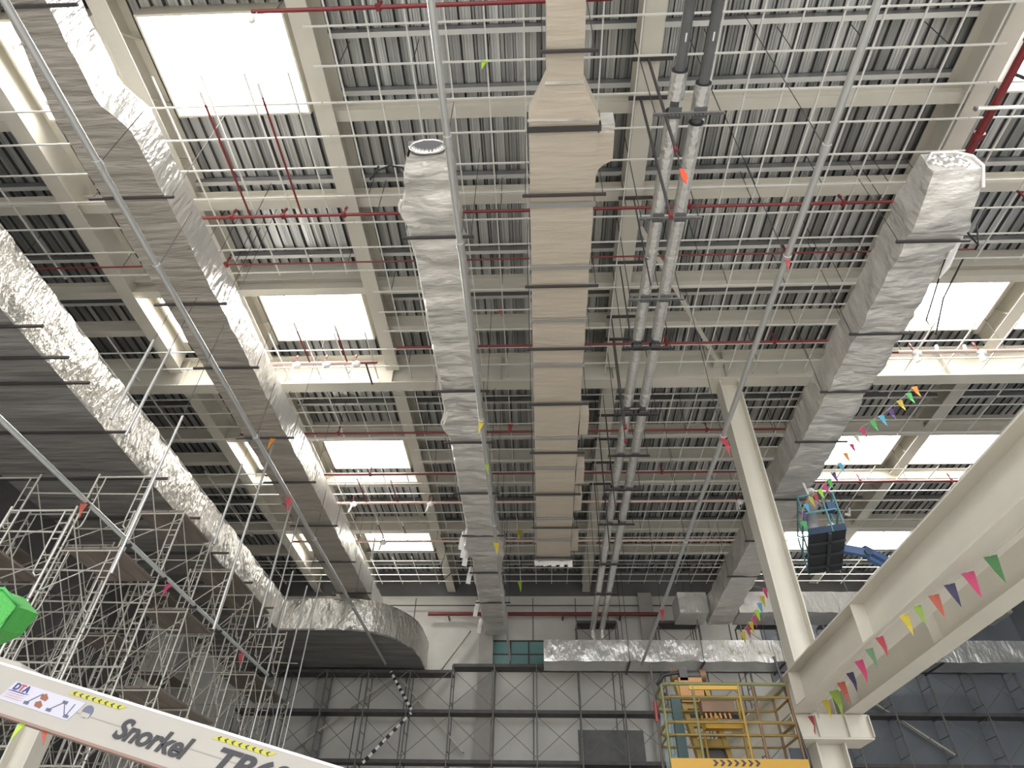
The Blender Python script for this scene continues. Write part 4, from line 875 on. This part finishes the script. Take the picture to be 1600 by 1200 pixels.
for i, ((x, y), c_, s_) in enumerate(zip(f2, c2, sz2)):
    a = Vector(f2[max(0, i - 1)]); b = Vector(f2[min(len(f2) - 1, i + 1)]); al = (b - a)
    m_ = MB(); pennant(m_, (x, y, 4.69), s_, (al.x - .5, al.y * .3 + .2, 0), .02); m_.build('pennant', FL[c_], t, label=c_.replace('pale', 'pale grey') + ' pennant')
f1 = [(9.91, 13.0, 12.7), (9.75, 13.1, 12.56), (9.5, 13.2, 12.4), (9.25, 13.35, 12.24), (9.02, 13.45, 12.1), (8.8, 13.55, 12.0), (8.54, 13.7, 11.9), (8.37, 13.8, 11.72), (8.22, 13.9, 11.52), (8.03, 14.0, 11.3), (7.84, 14.1, 11.06), (7.64, 14.2, 10.83), (7.5, 14.27, 10.68), (7.38, 14.35, 10.56), (7.26, 14.42, 10.46), (7.14, 14.5, 10.38), (7.02, 14.55, 10.3), (6.88, 14.62, 10.15), (6.75, 14.66, 9.95), (6.7, 14.7, 9.7)]
c1 = ['orange', 'brightgreen', 'yellow', 'purple', 'sky', 'brightgreen', 'pink', 'pale', 'pink', 'orange', 'sky', 'purple', 'brightgreen', 'pink', 'neon', 'crimson', 'yellow', 'sky', 'purple', 'brightgreen']
t = thing('bunting_string', 'string of coloured pennants sloping from the girder to the blue lift basket', 'bunting', (8.3, 13.8, 9.6))
MB().path(f1, .006, 5).build('cord', M['cord'], t)
for i, (p, c_) in enumerate(zip(f1, c1)):
    m_ = MB(); pennant(m_, p, .36 if i < 7 else .3, (-1, .25, 0), .05); m_.build('pennant', FL[c_], t, label=c_ + ' pennant')
f3 = [(7.95, 22.0, 11.1), (7.8, 22, 10.8), (7.65, 22, 10.55), (7.5, 22, 10.3), (7.35, 22, 10.1), (7.2, 22, 9.9), (7.05, 22, 9.75), (6.85, 22, 9.55)]
t = thing('bunting_string', 'short string of pennants hanging near the elbow of the right duct', 'bunting', (7.4, 22, 9.4))
MB().path([(7.5, 22, 11.17), (7.8, 22, 11.12)] + f3, .006, 5).build('cord', M['cord'], t)
for p, c_ in zip(f3, ('pink', 'yellow', 'sky', 'neon', 'pink', 'yellow', 'crimson', 'yellow')):
    m_ = MB(); pennant(m_, p, .42, (-1, .3, 0), .03); m_.build('pennant', FL[c_], t, label=c_ + ' pennant')
# single scraps of pennant tied to tubes and bars
for i, (p, s_, c_, lab) in enumerate((((-.83, 4.655, 13.24), .36, 'neon', 'neon yellow scrap hanging left of the beige duct neck'), ((-.87, 10.55, 13.24), .25, 'rust', 'orange scrap on the grid between the lumpy and beige ducts'), ((3.84, 6.2, 9.46), .26, 'crimson', 'red scrap tied to the right conduit above the column'),
        ((3.84, 10.8, 9.46), .45, 'crimson', 'red scrap tied to the right conduit beside the column top'), ((3.84, 19.85, 9.46), .4, 'crimson', 'red scrap tied to the far end of the right conduit'), ((-1.2, 16.3, 9.95), .4, 'yellow', 'yellow scrap tied to the conduit under the lumpy duct'), ((-.7, 21.69, 13.24), .5, 'yellow', 'small yellow scrap left of the beige duct far end'),
        ((-.85, 26.27, 13.24), .5, 'neon', 'small lime scrap near the far wall between ducts'), ((-1.2, 10.8, 9.95), .3, 'yellow', 'yellow scrap at the girder beside the lumpy duct'), ((-1.2, 12.4, 9.95), .3, 'lime', 'green scrap beside the lumpy duct past the girder'), ((-.8, 15.135, 13.24), .4, 'crimson', 'red scrap left of the beige duct past the girder'),
        ((-7.1, 10.25, 11.14), .26, 'sky', 'light blue scrap under the flat tan duct'), ((-6.75, 12.9, 11.14), .35, 'orange', 'orange scrap under the flat tan duct'), ((-6.03, 13.2, 9.56), .4, 'crimson', 'red scrap tied to the left conduit'), ((-8.06, 6.9, 7.3), .22, 'rust', 'red scrap on the bright guard tube, first from left'),
        ((-8.06, 9.6, 7.3), .3, 'rust', 'orange red scrap on the bright guard tube, second from left'), ((-8.06, 13.0, 7.3), .3, 'pink', 'pink scrap on the bright guard tube, third from left'), ((-8.06, 17.4, 7.3), .35, 'crimson', 'red scrap at the far end of the bright guard tube'),
        ((-4.35, 5.75, 2.92), .15, 'neon', 'lime scrap hanging under the white boom at the left'), ((-4.15, 5.75, 2.9), .17, 'rust', 'dull red scrap hanging under the white boom at the left'))):
    m_ = MB(); pennant(m_, p, s_, (1, .2, 0), .05 if i % 2 else -.05); m_.build('pennant', FL[c_], label=lab, cat='pennant')
